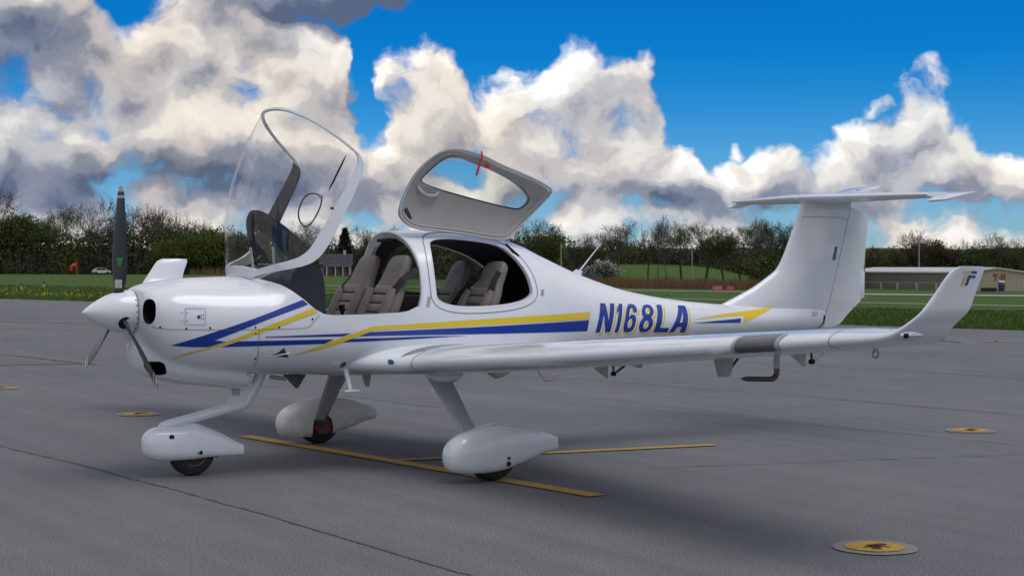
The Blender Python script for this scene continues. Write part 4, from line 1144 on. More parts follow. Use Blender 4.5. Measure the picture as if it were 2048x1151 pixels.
MB().tube([(3.63, 0, 1.555), (3.868, 0, 1.805)], [.008, .004], 8).build('mast_antenna', M['white'], plane)
W = wings[-1]
def low_z(x, y):
    """underside of the left wing"""
    sec = wsec(-y); u = (x - sec[1]) / sec[2]
    best = min(range(len(AF) // 2, len(AF)), key=lambda k: abs(AF[k][0] - u)); return wing_pt(sec, best, AF, -1)[2]
def wfoot(name, poly, y, th, mat_):
    z0 = max(low_z(p[0], y) for p in poly[:2])
    return MB().prism(poly, y - th / 2, y + th / 2).build(name, mat_, W, 30)
for (y, x0) in ((-2.15, 2.22), (-4.15, 2.30)):
    zu = low_z(x0 + .05, y)
    wfoot('hinge_fairing', [(x0, zu + .02), (x0 + .16, zu + .02), (x0 + .155, zu - .085)], y, .016, M['strut'])
    MB().tube([(x0 + .20, y - .01, zu + .03), (x0 + .205, y - .01, zu - .05), (x0 + .24, y - .01, zu - .035), (x0 + .33, y - .01, zu + .02)], .009, 6).build('control_rod', M['dark_steel'], W)
    MB().lathe([(-.015, .016), (.015, .016)], (x0 + .205, y - .01, zu - .052), (0, 1, 0), 12).build('rod_end', M['black'], W)
zu = low_z(2.25, -3.6)
MB().loft([[(2.16 + a * .17, -3.6 + b * .03, zu + .03) for a, b in ((0, 0), (.3, -1), (1, -.7), (1, .7), (.3, 1))], [(2.20 + a * .11, -3.6 + b * .022, zu - .10) for a, b in ((0, 0), (.3, -1), (1, -.7), (1, .7), (.3, 1))], [(2.21 + a * .085, -3.6 + b * .014, zu - .118) for a, b in ((0, 0), (.3, -1), (1, -.7), (1, .7), (.3, 1))]]).build('aileron_fairing', M['strut'], W, 35)
MB().tube([(2.31, -3.6, zu - .07), (2.40, -3.6, zu + .02)], .009, 6).build('control_rod', M['dark_steel'], W)
zu = low_z(1.93, -4.47)
pt = MB().tube([(1.93, -4.47, zu + .04), (1.93, -4.47, zu - .075)], .019, 14).build('pitot_mast', M['strut'], W)
MB().tube([(1.93, -4.47, zu - .07), (1.93, -4.47, zu - .105), (1.92, -4.47, zu - .124), (1.90, -4.47, zu - .136), (1.87, -4.475, zu - .138), (1.68, -4.485, zu - .128), (1.64, -4.487, zu - .125)], [.017, .017, .017, .017, .016, .015, .005], 14).build('pitot_tube', M['dark_steel'], pt)
MB().prism([(2.10, low_z(2.1, -2.75) + .01), (2.25, low_z(2.25, -2.75) + .01), (2.22, low_z(2.2, -2.75) - .025)], -2.76, -2.74).build('static_fin', M['strut'], W, 30)
zu = low_z(2.15, -5.06)
MB().tube([(2.15 + .022 * math.cos(a), -5.06, zu - .03 + .022 * math.sin(a)) for a in np.linspace(0, 2 * math.pi, 17)], .006, 8, cap=False).build('tie_down_ring', M['steel'], W)
MB().cyl((2.15, -5.06, zu + .01), (2.15, -5.06, zu - .012), .009, 10).build('ring_stud', M['steel'], W)
_te = Vector(wing_pt(wsec(5.60), 0, AF, -1))
MB().tube([_te + Vector((-.02, 0, 0)), _te + Vector((.09, -.04, -.012))], .003, 6).build('static_wick', M['dark_steel'], W)
MB().tube([(6.97, 0, 1.19), (7.09, -.02, 1.185)], .004, 6).build('static_wick', M['dark_steel'], plane)
nA = len(AF)
wing_patch('landing_light', 4.50, 4.84, nA // 2 - 9, nA // 2 + 5, M['lampglass'], .004, ny=10)
for y in (4.485, 4.855):
    wing_patch('light_frame', y - .016, y + .016, nA // 2 - 9, nA // 2 + 5, M['grey_trim'], .006, ny=3)
wing_patch('stall_strip', 4.29, 4.40, nA // 2 + 1, nA // 2 + 3, M['white'], .014, ny=3)
wing_patch('tip_joint', 5.258, 5.263, 6, nA - 8, M['seam'], .002, ny=2)
wing_patch('root_joint', 0.806, 0.812, 8, nA - 12, M['seam'], .003, ny=2)
for i in range(8):
    k0 = nA // 2 - 10 - i
    y0 = 0.70 + .0 * i
    pts = []
    for t in np.linspace(0, 1, 8):
        sec = wsec(0.70 + .09 * t); kk = nA // 2 - 5 - i * 1.15 - 4 * t
        a = Vector(wing_pt(sec, int(kk), AF, -1)); b = Vector(wing_pt(sec, int(kk) + 1, AF, -1)); p = a.lerp(b, kk - int(kk))
        pts.append(p + Vector((0, 0, .001)))
    MB().tube(pts, .006, 6).build('anti_skid_rib', M['rib'], W)
# tip light
nl_c = Vector((1.675, -5.722, 1.283))
tl = MB().loft([[nl_c + Vector((x, -.006 - h * .35 + math.cos(q) * h * .35, math.sin(q) * h)) for q in np.linspace(0, 2 * math.pi, 18, endpoint=False)] for x, h in ((-.035, .006), (-.03, .02), (0, .026), (.05, .024), (.10, .015), (.135, .003))]).build('position_light', M['chrome'], W)
MB().lathe([(-.01, .014), (.01, .014)], nl_c + Vector((-.005, -.02, 0)), (1, -.3, 0), 12).build('strobe', M['black'], tl)
# TF emblem on the winglet
def wmark(poly, mat_): decal('tip_emblem', poly, mat_, W, 0.003, WSKIN, dz=.01, dx=.03)
def wl(u_, v_):                    # emblem units on the winglet's outer face
    return (1.985 + .150 * u_ - .028 * (1 - v_), 1.545 + .078 * v_)
for poly, m_ in (([(0, .86), (0, 1), (.55, 1), (.47, .84)], 'yellow'), ([(.60, .98), (1, .94), (.98, .78), (.52, .84)], 'blue'), ([(.22, .72), (.36, .72), (.36, 0), (.20, 0)], 'yellow'), ([(.46, .70), (1, .64), (1, .48), (.66, .52), (.66, 0), (.48, 0)], 'blue')):
    wmark([wl(*p) for p in poly], M[m_])
FSKIN = bvh_of([fuselage, fin])
decal('placard', [(6.372, 1.160), (6.46, 1.158), (6.448, 1.112), (6.362, 1.114)], M['label'], fin, .002, FSKIN)
decal('fin_joint', line_poly([(6.265, 2.085), (6.80, 2.085), (6.89, 2.055)], .004), M['seam'], fin, .002, FSKIN)
MB().prism([(6.66, 1.66), (6.70, 1.80), (6.735, 1.79), (6.72, 1.775), (6.70, 1.67)], -.052, -.046).build('hinge_notch', M['seam'], fin)
decal('rudder_boot', [(6.545, 1.12), (6.575, 1.12), (6.555, 1.04), (6.50, .99), (6.48, .99), (6.53, 1.04)], M['black'], fin, .003, FSKIN)
# ================================================================== THE PLACE
CAMF = Vector((CAM_POS.x, CAM_POS.y, 0)); F2 = Vector(FWD); R2 = Vector(RGT)
EA, EB = Vector((16.4, 67.0)), Vector((27.6, 14.9))         # edge of the apron
ED = (EB - EA).normalized(); EN = Vector((-ED.y, ED.x))
if EN.x < 0: EN = -EN
def edge_s(x, y): return (Vector((x, y)) - EA).dot(EN)      # >0 beyond the edge
ZFAR = pchip([-1.2, -0.6, -0.32, -0.13, 0.0, 0.075, 0.32, 0.6, 1.2], [-0.3, -0.3, -0.25, -0.45, -2.2, -3.2, -4.0, -4.2, -4.2])
def ground_z(x, y):
    s = edge_s(x, y)
    if s <= 0: return 0.0
    v = Vector((x, y, 0)) - CAMF; d = v.dot(F2)
    if d < 1: return -0.02 * min(s, 20)
    a = v.dot(R2) / d
    # depth at which this line of sight leaves the apron
    rx, ry = F2.x + R2.x * a, F2.y + R2.y * a
    k = rx * EN.x + ry * EN.y
    d0 = -edge_s(CAMF.x, CAMF.y) / k if k > 1e-3 else 300
    zf = ZFAR(max(-1.2, min(1.2, a)))
    t = (d - d0) / max(60, 345 - d0)
    z = zf * min(1.0, t) if t > 0 else 0.0
    w = math.exp(-((a - 0.085) / 0.062) ** 4)
    if d > 352: z += w * 6.2 * min(1, (d - 352) / 150)
    if d > 345: z += (1 - w) * 0.8 * min(3, (d - 345) / 200)
    return z
def ray_pt(u, d):
    a = (u - 1024) / 3184
    p = CAMF + (F2 + R2 * a) * d
    return Vector((p.x, p.y, ground_z(p.x, p.y)))
def on_ground(u, v):
    """where the sight line through picture point (u, v) meets the ground"""
    lo, hi = 5.0, 350.0
    def f(d):
        p = ray_pt(u, d); return 531 + (CAM_POS.z - p.z) / d * 3184
    for _ in range(50):
        m_ = (lo + hi) / 2
        if f(m_) > v: lo = m_
        else: hi = m_
    return ray_pt(u, lo), lo
def dist_h(v, p, d): return CAM_POS.z - (v - 531) / 3184 * d - p.z     # height of picture row v above p

# ---- ground sheet
def terrain_mesh():
    v = []; f = []
    angs = list(np.radians(np.concatenate([np.arange(-180, -28, 8), np.arange(-28, 30, 0.7), np.arange(32, 180, 8)])))
    rad = [2, 10, 20, 28] + list(np.geomspace(32, 520, 56)) + [600, 800, 1200, 2000, 3200]
    for r_ in rad:
        for t in angs:
            d = (F2 * math.cos(t) + R2 * math.sin(t)) * r_
            x, y = CAMF.x + d.x, CAMF.y + d.y
            z = ground_z(x, y) - 0.035
            s = edge_s(x, y)
            if s > 6: z += 0.10 * noise.noise((x * .05, y * .05, 0)) * min(1, s / 40)
            v.append((x, y, z))
    n = len(angs)
    for i in range(len(rad) - 1):
        for k in range(n):
            f.append((i * n + k, i * n + (k + 1) % n, (i + 1) * n + (k + 1) % n, (i + 1) * n + k))
    f.append(tuple(range(n)))
    return v, f
def noise_node(nt, tc, scale, detail=4, rough=.55, dim='3D'):
    n = nt.nodes.new('ShaderNodeTexNoise'); n.inputs['Scale'].default_value = scale; n.inputs['Detail'].default_value = detail; n.inputs['Roughness'].default_value = rough
    nt.links.new(tc.outputs['Object'], n.inputs['Vector']); return n.outputs['Fac']
def ramp_(nt, fac, stops):
    r = nt.nodes.new('ShaderNodeValToRGB'); cr = r.color_ramp
    for k, (p, c) in enumerate(stops):
        e = cr.elements[0] if k == 0 else (cr.elements[1] if k == len(stops) - 1 else cr.elements.new(p))
        e.position = p; e.color = (*c, 1)
    nt.links.new(fac, r.inputs[0]); return r.outputs[0]
def mixc(nt, f, a, b, typ='MIX'):
    m = nt.nodes.new('ShaderNodeMix'); m.data_type = 'RGBA'; m.blend_type = typ
    if isinstance(f, float): m.inputs['Factor'].default_value = f
    else: nt.links.new(f, m.inputs['Factor'])
    for s_, x in (('A', a), ('B', b)):
        if isinstance(x, tuple): m.inputs[s_].default_value = (*x, 1)
        else: nt.links.new(x, m.inputs[s_])
    return m.outputs['Result']
def grass_mat():
    m = bpy.data.materials.new('mown_grass'); nt, b = nodes(m); tc = nt.nodes.new('ShaderNodeTexCoord')
    c = ramp_(nt, noise_node(nt, tc, .35, 6, .65), [(.25, (.042, .088, .016)), (.5, (.058, .118, .022)), (.75, (.085, .142, .030))])
    c2 = ramp_(nt, noise_node(nt, tc, 6, 4, .7), [(.3, (.55, .6, .5)), (.7, (1.35, 1.3, 1.2))])
    c = mixc(nt, 1.0, c, c2, 'MULTIPLY')
    nt.links.new(c, b.inputs['Base Color']); b.inputs['Roughness'].default_value = .85; b.inputs['Specular IOR Level'].default_value = .1
    bp = nt.nodes.new('ShaderNodeBump'); bp.inputs['Strength'].default_value = .8; bp.inputs['Distance'].default_value = .1
    nt.links.new(noise_node(nt, tc, 9, 5, .7), bp.inputs['Height']); nt.links.new(bp.outputs[0], b.inputs['Normal'])
    return m
M['grass'] = grass_mat()
v, f = terrain_mesh()
tag(mk('ground', v, f, M['grass'], None, 30), kind='structure')

# ---- apron
def asphalt_mat():
    m = bpy.data.materials.new('apron_asphalt'); nt, b = nodes(m); tc = nt.nodes.new('ShaderNodeTexCoord')
    big = noise_node(nt, tc, .16, 5, .6); mid = noise_node(nt, tc, 1.3, 5, .6); fine = noise_node(nt, tc, 88, 3, .75); grit = noise_node(nt, tc, 190, 1, .5)
    c = ramp_(nt, big, [(.30, (.094, .101, .112)), (.55, (.110, .117, .128)), (.75, (.130, .135, .144))])
    c = mixc(nt, 1.0, c, ramp_(nt, mid, [(.3, (.95, .95, .95)), (.7, (1.04, 1.04, 1.04))]), 'MULTIPLY')
    c = mixc(nt, 1.0, c, ramp_(nt, fine, [(.33, (.22, .22, .23)), (.5, (.95, .95, .96)), (.67, (2.15, 2.14, 2.08))]), 'MULTIPLY')
    c = mixc(nt, 1.0, c, ramp_(nt, grit, [(.32, (.45, .45, .45)), (.68, (1.65, 1.65, 1.63))]), 'MULTIPLY')
    # oil drips and stains
    st_ = noise_node(nt, tc, .9, 3, .5)
    c = mixc(nt, 1.0, c, ramp_(nt, st_, [(.20, (.72, .72, .72)), (.29, (1, 1, 1))]), 'MULTIPLY')
    # paving streaks along the lanes
    mp = nt.nodes.new('ShaderNodeMapping'); mp.inputs['Scale'].default_value = (3.2, .05, 1); nt.links.new(tc.outputs['Object'], mp.inputs['Vector'])
    n = nt.nodes.new('ShaderNodeTexNoise'); n.inputs['Scale'].default_value = 1.0; n.inputs['Detail'].default_value = 4; nt.links.new(mp.outputs[0], n.inputs['Vector'])
    c = mixc(nt, 1.0, c, ramp_(nt, n.outputs['Fac'], [(.3, (.88, .88, .89)), (.7, (1.10, 1.10, 1.09))]), 'MULTIPLY')
    nt.links.new(c, b.inputs['Base Color']); b.inputs['Roughness'].default_value = .82; b.inputs['Specular IOR Level'].default_value = .28
    bp = nt.nodes.new('ShaderNodeBump'); bp.inputs['Strength'].default_value = .55; bp.inputs['Distance'].default_value = .006
    nt.links.new(fine, bp.inputs['Height']); nt.links.new(bp.outputs[0], b.inputs['Normal'])
    return m
M['asphalt'] = asphalt_mat()
pts = []
for k in range(0, 181):                       # ragged edge along the grass
    t = -160 + k * 2.0
    j_ = 0.18 * noise.noise((t * .35, 0, 0)) + 0.08 * noise.noise((t * 1.7, 3, 0))
    p = EA + ED * (t) + EN * j_
    pts.append((p.x, p.y, 0.0))
back = [(pts[-1][0] - 180, pts[-1][1] - 30, 0), (pts[0][0] - 260, pts[0][1] - 60, 0)]
apron = mk('apron', pts + back, [tuple(range(len(pts) + 2))], M['asphalt'], None, 0)
tag(apron, kind='structure')
M['joint'] = mat('joint_tar', (.030, .030, .031), .8, var=.3, vscale=9)
M['crack'] = mat('joint_worn', (.085, .088, .093), .95, var=.45, vscale=45)
def ground_strip(name, path, w, z, mat_, parent, jit=0.0, seed=0):
    v = []; f = []
    P_ = []
    for i in range(len(path) - 1):
        a, b = Vector(path[i]), Vector(path[i + 1]); n = max(1, int((b - a).length / .07))
        for k in range(n): P_.append(a.lerp(b, k / n))
    P_.append(Vector(path[-1]))
    for i, p in enumerate(P_):
        t = (P_[min(i + 1, len(P_) - 1)] - P_[max(i - 1, 0)]).normalized(); nn = Vector((-t.y, t.x))
        o = nn * jit * (noise.noise((i * .05, seed, 0)) + .35 * noise.noise((i * .6, seed, 2))); ww = w * max(.12, 1 + (1.7 * noise.noise((i * .41, seed, 5)) if jit else 0))
        a = p + o + nn * ww / 2; b = p + o - nn * ww / 2
        v += [(a.x, a.y, z), (b.x, b.y, z)]
    f = [(2 * i, 2 * i + 2, 2 * i + 3, 2 * i + 1) for i in range(len(P_) - 1)]
    return mk(name, v, f, mat_, parent, 0)
ground_strip('pavement_joint', [(-.85, 4.6), (-.69, 2.85), (-.45, 0.0), (-.33, -1.89), (-.27, -4.38), (-.2, -7)], .020, .004, M['crack'], apron, .05, 1)
ground_strip('pavement_joint', [(2.7, 23), (3.26, 17.73), (3.71, 13.95)], .05, .004, M['joint'], apron, .04, 2)
ground_strip('pavement_joint', [(3.71, 13.95), (4.1, 9.5), (4.5, 4.0)], .016, .004, M['crack'], apron, .04, 3)
for k, (x0, y0, x1, y1, w_) in enumerate(((8.1, 9, 9.4, -.4, .02), (12.6, 13, 13.9, 3.0, .025), (6.2, 3.2, 7.2, -4, .014), (16, 20, 18, 6, .03), (7.2, 30, 9.0, 14, .03), (3.2, -1.6, 6.5, -2.6, .012), (-4, 14, -1.6, 6, .014))):
    ground_strip('pavement_joint', [(x0, y0), ((x0 + x1) / 2 + .1, (y0 + y1) / 2), (x1, y1)], w_, .004, M['crack'], apron, .06, 10 + k)
# painted lines
def paint_mat(name, col, wear=.5):
    m = mat(name, col, .75); nt, b = nodes(m); tc = nt.nodes.new('ShaderNodeTexCoord')
    c = ramp_(nt, noise_node(nt, tc, 55, 4, .7), [(.30, tuple(x * .45 for x in col)), (.48, col), (.8, tuple(min(1, x * 1.12) for x in col))])
    c2 = mixc(nt, ramp_(nt, noise_node(nt, tc, 7, 5, .65), [(wear - .14, (1, 1, 1)), (wear, (0, 0, 0))]), c, (.14, .125, .10))
    nt.links.new(c2, b.inputs['Base Color']); return m
M['line'] = paint_mat('yellow_line', (.60, .36, .045), .33)
M['line_far'] = paint_mat('faded_line', (.30, .235, .13), .52)
M['white_line'] = paint_mat('white_line', (.42, .40, .36), .5)
ground_strip('parking_line', [(1.454, 2.364), (1.70, -.05), (1.962, -2.607)], .15, .008, M['line'], apron)
ground_strip('parking_line', [(1.79, -.06), (4.695, -.613)], .11, .0085, M['line'], apron)
q0, _ = on_ground(-60, 730); q1, _ = on_ground(195, 727); ground_strip('parking_line', [q0[:2], q1[:2]], .13, .008, M['line_far'], apron)
for (va, vb, m_) in ((641, 646, 'line_far'), (633, 637, 'white_line'), (626, 629, 'white_line')):
    q0, _ = on_ground(-80, va); q1, _ = on_ground(330, vb + 4); ground_strip('taxi_line', [q0[:2], q1[:2]], .15, .008, M[m_], apron)
# tie-down anchors set in the asphalt
M['concrete'] = mat('anchor_concrete', (.215, .205, .19), .9, var=.18, vscale=30, bump=.4, bscale=90)
M['anchor_paint'] = paint_mat('anchor_paint', (.62, .35, .03), .30)
M['rust'] = mat('rusty_iron', (.045, .022, .012), .9, var=.5, vscale=40)
def ring_disc(r0, r1, z, n=40, wob=0.0, sx=1.0):
    v = []; f = []
    for k in range(n):
        a = 2 * math.pi * k / n; w = 1 + wob * noise.noise((math.cos(a) * 2, math.sin(a) * 2, r1 * 9))
        v += [(r0 * math.cos(a) * w * sx, r0 * math.sin(a) * w, z), (r1 * math.cos(a) * w * sx, r1 * math.sin(a) * w, z)]
    for k in range(n):
        j_ = (k + 1) % n; f.append((2 * k, 2 * k + 1, 2 * j_ + 1, 2 * j_))
    if r0 == 0: v = [(0, 0, z)] + [v[2 * k + 1] for k in range(n)]; f = [(0, k + 1, (k + 1) % n + 1) for k in range(n)]
    return v, f
def anchor(x, y, s, label):
    e = empty('tie_down_anchor', (x, y, 0)); tag(e, label, 'tie-down anchor', 'tie-down anchors in the apron')
    v, f = ring_disc(0, .24 * s, .006, wob=.05); mk('concrete_collar', v, f, M['concrete'], e, 0)
    v, f = ring_disc(0, .165 * s, .010, wob=.06); mk('painted_disc', v, f, M['anchor_paint'], e, 0)
    v, f = ring_disc(0, .055 * s, .0125, n=30, wob=1.2, sx=1.2); mk('rust_stain', v, f, M['rust'], e, 0)
    MB().tube([(.026 * math.cos(a) * s, .026 * math.sin(a) * s, .014) for a in np.linspace(0, 2 * math.pi, 13)], .005, 6, cap=False).build('iron_ring', M['rust'], e)
anchor(2.106, -5.109, 1.0, 'rusty yellow tie-down disc in the foreground, lower right of the picture')
anchor(7.598, -.988, 1.0, 'yellow tie-down disc on the apron right of the aircraft, below the wing tip')
anchor(1.372, 5.059, 1.0, 'yellow tie-down disc on the apron behind the nose wheel')
anchor(1.10, 9.55, 1.0, 'yellow tie-down disc at the left edge, beyond the propeller')
q, _ = on_ground(1992, 683); anchor(q.x, q.y, 1.2, 'farthest pale tie-down disc, right of the wing tip near the grass')

# ---- taxiways crossing the field
M['conc_far'] = mat('pale_concrete', (.30, .30, .28), .9, var=.12, vscale=.3)
def far_strip(name, uv, wv, mat_):
    v = []; U = np.linspace(uv[0][0], uv[-1][0], 60)
    for u in U:
        vv = float(np.interp(u, [p[0] for p in uv], [p[1] for p in uv])); ww = float(np.interp(u, [p[0] for p in uv], wv))
        for dv in (-ww / 2, ww / 2):
            p, d = on_ground(u, vv + dv); v.append((p.x, p.y, p.z + .03))
    f = [(2 * i, 2 * i + 1, 2 * i + 3, 2 * i + 2) for i in range(len(U) - 1)]
    return tag(mk(name, v, f, mat_, None, 0), kind='structure')
far_strip('taxiway', [(420, 563), (660, 571.5), (1240, 580), (1480, 584), (1740, 588.5), (2250, 594)], [.7, .8, 1.1, 1.2, 2.6, 3.4], M['conc_far'])
far_strip('taxiway', [(420, 577), (660, 586), (1300, 597), (1765, 606.5), (2250, 617)], [.6, .8, .9, 1.1, 1.6], M['conc_far'])

# ---- grass tufts and dandelions at the near edge of the field
rng = np.random.default_rng(3)
def tufts(name, n, u_rng, s_rng, h_rng, mats, label, cat, per=3, wid=.012, group=None):
    v = []; f = []; mi = []
    cnt = 0
    while cnt < n:
        u = rng.uniform(*u_rng); a = (u - 1024) / 3184
        rx, ry = F2.x + R2.x * a, F2.y + R2.y * a; k = rx * EN.x + ry * EN.y
        d0 = -edge_s(CAMF.x, CAMF.y) / k
        s = rng.uniform(0, 1) ** 1.8 * (s_rng[1] - s_rng[0]) + s_rng[0]
        p = ray_pt(u, d0 + s / k); d = d0 + s / k
        h = rng.uniform(*h_rng)
        m_ = rng.integers(0, len(mats))
        for _ in range(per):
            an = rng.uniform(0, math.pi); w = wid * d / 40; l = rng.uniform(-.6, .6) * h
            dx, dy = math.cos(an) * w, math.sin(an) * w; ox, oy = rng.uniform(-.06, .06, 2)
            i = len(v)
            v += [(p.x + ox - dx, p.y + oy - dy, p.z - .04), (p.x + ox + dx, p.y + oy + dy, p.z - .04), (p.x + ox + l * math.sin(an), p.y + oy - l * math.cos(an), p.z + h)]
            f.append((i, i + 1, i + 2)); mi.append(m_)
        cnt += 1
    o = mk(name, v, f, mats, None, 0); o.data.polygons.foreach_set('material_index', mi)
    return tag(o, label, cat, kind='stuff')
M['blade1'] = mat('grass_blade', (.066, .130, .022), .8, spec=.2); M['blade2'] = mat('grass_blade_dark', (.042, .092, .015), .8, spec=.2); M['blade3'] = mat('grass_blade_light', (.105, .155, .034), .8, spec=.2)
tufts('grass', 26000, (-60, 2110), (-.15, 30), (.03, .10), [M['blade1'], M['blade2'], M['blade3']], 'uncut green grass along the edge of the apron', 'grass')
M['dandelion'] = mat('dandelion', (.55, .42, .02), .7)
tufts('dandelions', 90, (-40, 300), (6, 16), (.06, .16), [M['dandelion']], 'yellow dandelions in the grass left of the propeller', 'flowers', per=2, wid=.018)

# ---- trees
M['bark'] = mat('bark', (.060, .050, .043), .9, var=.25, vscale=3)
M['bark_pale'] = mat('bark_pale', (.125, .110, .095), .9, var=.25, vscale=3)
M['leaf_a'] = mat('leaf_spring', (.105, .130, .026), .8, spec=.15); M['leaf_b'] = mat('leaf_olive', (.062, .074, .022), .8, spec=.15); M['leaf_c'] = mat('leaf_green', (.062, .104, .021), .8, spec=.15)
M['leaf_d'] = mat('leaf_rust', (.062, .038, .020), .85, spec=.15); M['leaf_e'] = mat('needle_dark', (.014, .024, .011), .85, spec=.15); M['leaf_w'] = mat('blossom', (.42, .42, .36), .8, spec=.15)
def tri_quads(v, f, c, size, n, spread, r_):
    for _ in range(n):
        p = c + Vector((r_.gauss(0, spread), r_.gauss(0, spread), r_.gauss(0, spread * .8)))
        a = Vector((r_.gauss(0, 1), r_.gauss(0, 1), r_.gauss(0, 1))).normalized(); b = a.cross(Vector((r_.gauss(0, 1), r_.gauss(0, 1), r_.gauss(0, 1)))).normalized()
        s = size * r_.uniform(.6, 1.4); i = len(v)
        v += [p - a * s * .5, p + b * s * .34, p + a * s * .5, p - b * s * .34]; f.append((i, i + 1, i + 2, i + 3))
class Tree:
    def __init__(s, seed, h, spread=.35, levels=5, leaf=None, leaf_n=3, leaf_size=.34, leaf_spread=.45, trunk=.022, fork=.32, up=.35, bark='bark', stems=1, min_leaf_level=3):
        r_ = random.Random(seed); s.r = r_; s.tv = []; s.tf = []; s.lv = []; s.lf = []
        s.h = h; s.leaf_n = leaf_n; s.ls = leaf_size; s.lsp = leaf_spread; s.mll = min_leaf_level; s.levels = levels; s.spread = spread; s.up = up
        for k in range(stems):
            d = Vector((r_.gauss(0, .10 if stems > 1 else .03), r_.gauss(0, .10 if stems > 1 else .03), 1)).normalized()
            s.grow(Vector((r_.gauss(0, .2) * (stems > 1), r_.gauss(0, .2) * (stems > 1), -.3)), d, h * fork, h * trunk / math.sqrt(stems), 0)
        s.leaf = leaf; s.bark = bark
    def seg(s, a, b, r0, r1, n):
        t = (b - a).normalized(); x = t.orthogonal().normalized(); y = t.cross(x); i = len(s.tv)
        for p, r_ in ((a, r0), (b, r1)):
            for k in range(n): s.tv.append(p + (x * math.cos(2 * math.pi * k / n) + y * math.sin(2 * math.pi * k / n)) * r_)
        for k in range(n): s.tf.append((i + k, i + (k + 1) % n, i + n + (k + 1) % n, i + n + k))
    def grow(s, p, d, ln, rad, lv):
        r_ = s.r; n = 5 if lv < 2 else 3; k = 3 if lv < 3 else 2
        for i in range(k):
            d2 = (d + Vector((r_.gauss(0, .10), r_.gauss(0, .10), r_.gauss(0, .05) + (.05 if lv else 0)))).normalized()
            q = p + d2 * ln / k; r1 = max(.022, rad * (1 - .28 / k * (1.2 if lv else .7)))
            s.seg(p, q, rad, r1, n); p, d, rad = q, d2, r1
            if lv >= 1 and lv < s.levels and i < k - 1 and r_.random() < .75:
                s.branch(p, d, ln * .72, rad * .55, lv + 1, s.spread * 1.5)
        if lv >= s.mll and s.leaf_n: tri_quads(s.lv, s.lf, p, s.ls, s.leaf_n, s.lsp, r_)
        if lv < s.levels:
            for j in range(2 if lv else 3 + (r_.random() < .5)):
                s.branch(p, d, ln * r_.uniform(.62, .85), rad * r_.uniform(.6, .75), lv + 1, s.spread)
    def branch(s, p, d, ln, rad, lv, sp):
        r_ = s.r; o = d.orthogonal().normalized(); o.rotate(Matrix.Rotation(r_.uniform(0, 2 * math.pi), 3, d))
        d2 = (d + o * r_.uniform(.5, 1.4) * sp * 1.7 + Vector((0, 0, s.up * .4))).normalized()
        s.grow(p, d2, ln, max(.024, rad), lv)
    def meshes(s):
        a = bpy.data.meshes.new('trunk'); a.from_pydata(s.tv, [], s.tf); a.materials.append(M[s.bark])
        a.polygons.foreach_set('use_smooth', [True] * len(a.polygons))
        b = None
        if s.lf:
            b = bpy.data.meshes.new('crown'); b.from_pydata(s.lv, [], s.lf)
            for l in (s.leaf if isinstance(s.leaf, (list, tuple)) else [s.leaf]): b.materials.append(M[l])
            if isinstance(s.leaf, (list, tuple)): b.polygons.foreach_set('material_index', [s.r.randrange(len(s.leaf)) for _ in b.polygons])
        hh = max(p.z for p in s.tv + s.lv)
        return a, b, hh
PROTO = {
    'bare1': Tree(1, 15, .40, 6, 'leaf_b', 1, .20, .3, up=.5, min_leaf_level=6).meshes(), 'bare2': Tree(5, 15, .34, 6, 'leaf_b', 1, .22, .3, fork=.38, up=.6, min_leaf_level=6).meshes(), 'bare3': Tree(9, 15, .44, 6, ['leaf_b', 'leaf_a'], 1, .22, .35, up=.4, stems=2, min_leaf_level=5).meshes(),
    'thin': Tree(12, 15, .20, 5, 'leaf_b', 1, .22, .3, fork=.42, up=.8, trunk=.012, bark='bark_pale', min_leaf_level=5).meshes(),
    'bud1': Tree(21, 14, .42, 6, ['leaf_b', 'leaf_a', 'leaf_c'], 5, .21, .45, up=.4, min_leaf_level=4).meshes(), 'bud2': Tree(24, 14, .36, 6, ['leaf_b', 'leaf_a'], 5, .21, .45, up=.5, fork=.36, min_leaf_level=4).meshes(),
    'leafy1': Tree(31, 12, .46, 6, ['leaf_a', 'leaf_c', 'leaf_b'], 8, .30, .55, up=.3, fork=.26, min_leaf_level=3).meshes(), 'leafy2': Tree(35, 12, .44, 6, ['leaf_c', 'leaf_a', 'leaf_b'], 8, .30, .55, up=.35, fork=.24, stems=2, min_leaf_level=3).meshes(),
    'rust': Tree(41, 12, .46, 6, ['leaf_d', 'leaf_b', 'leaf_d'], 4, .36, .45, up=.3, min_leaf_level=4).meshes(),
    'blossom': Tree(52, 6, .48, 5, ['leaf_w', 'leaf_w', 'leaf_c'], 9, .22, .30, up=.3, fork=.22, min_leaf_level=3).meshes()}
def conifer():
    r_ = random.Random(77); v = []; f = []; tv = MB().tube([(0, 0, -.3), (0, 0, 11)], [.22, .04], 6)
    for k in range(3600):
        t = r_.random() ** .8; z = .6 + t * 10.6; rr = (1 - t) ** .8 * 3.4 * r_.uniform(.25, 1) + .12; a = r_.uniform(0, 2 * math.pi)
        tri_quads(v, f, Vector((rr * math.cos(a), rr * math.sin(a), z - rr * .25)), .42, 1, .12, r_)
    a = tv.mesh('trunk'); a.materials.append(M['bark']); b = bpy.data.meshes.new('crown'); b.from_pydata(v, [], f); b.materials.append(M['leaf_e']); return a, b, 11.2
PROTO['conifer'] = conifer()
TN = {'bare': 'bare_tree', 'thin': 'slender_tree', 'bud': 'budding_tree', 'leafy': 'leafy_tree', 'rust': 'russet_tree', 'blossom': 'blossom_tree', 'conifer': 'conifer_tree'}
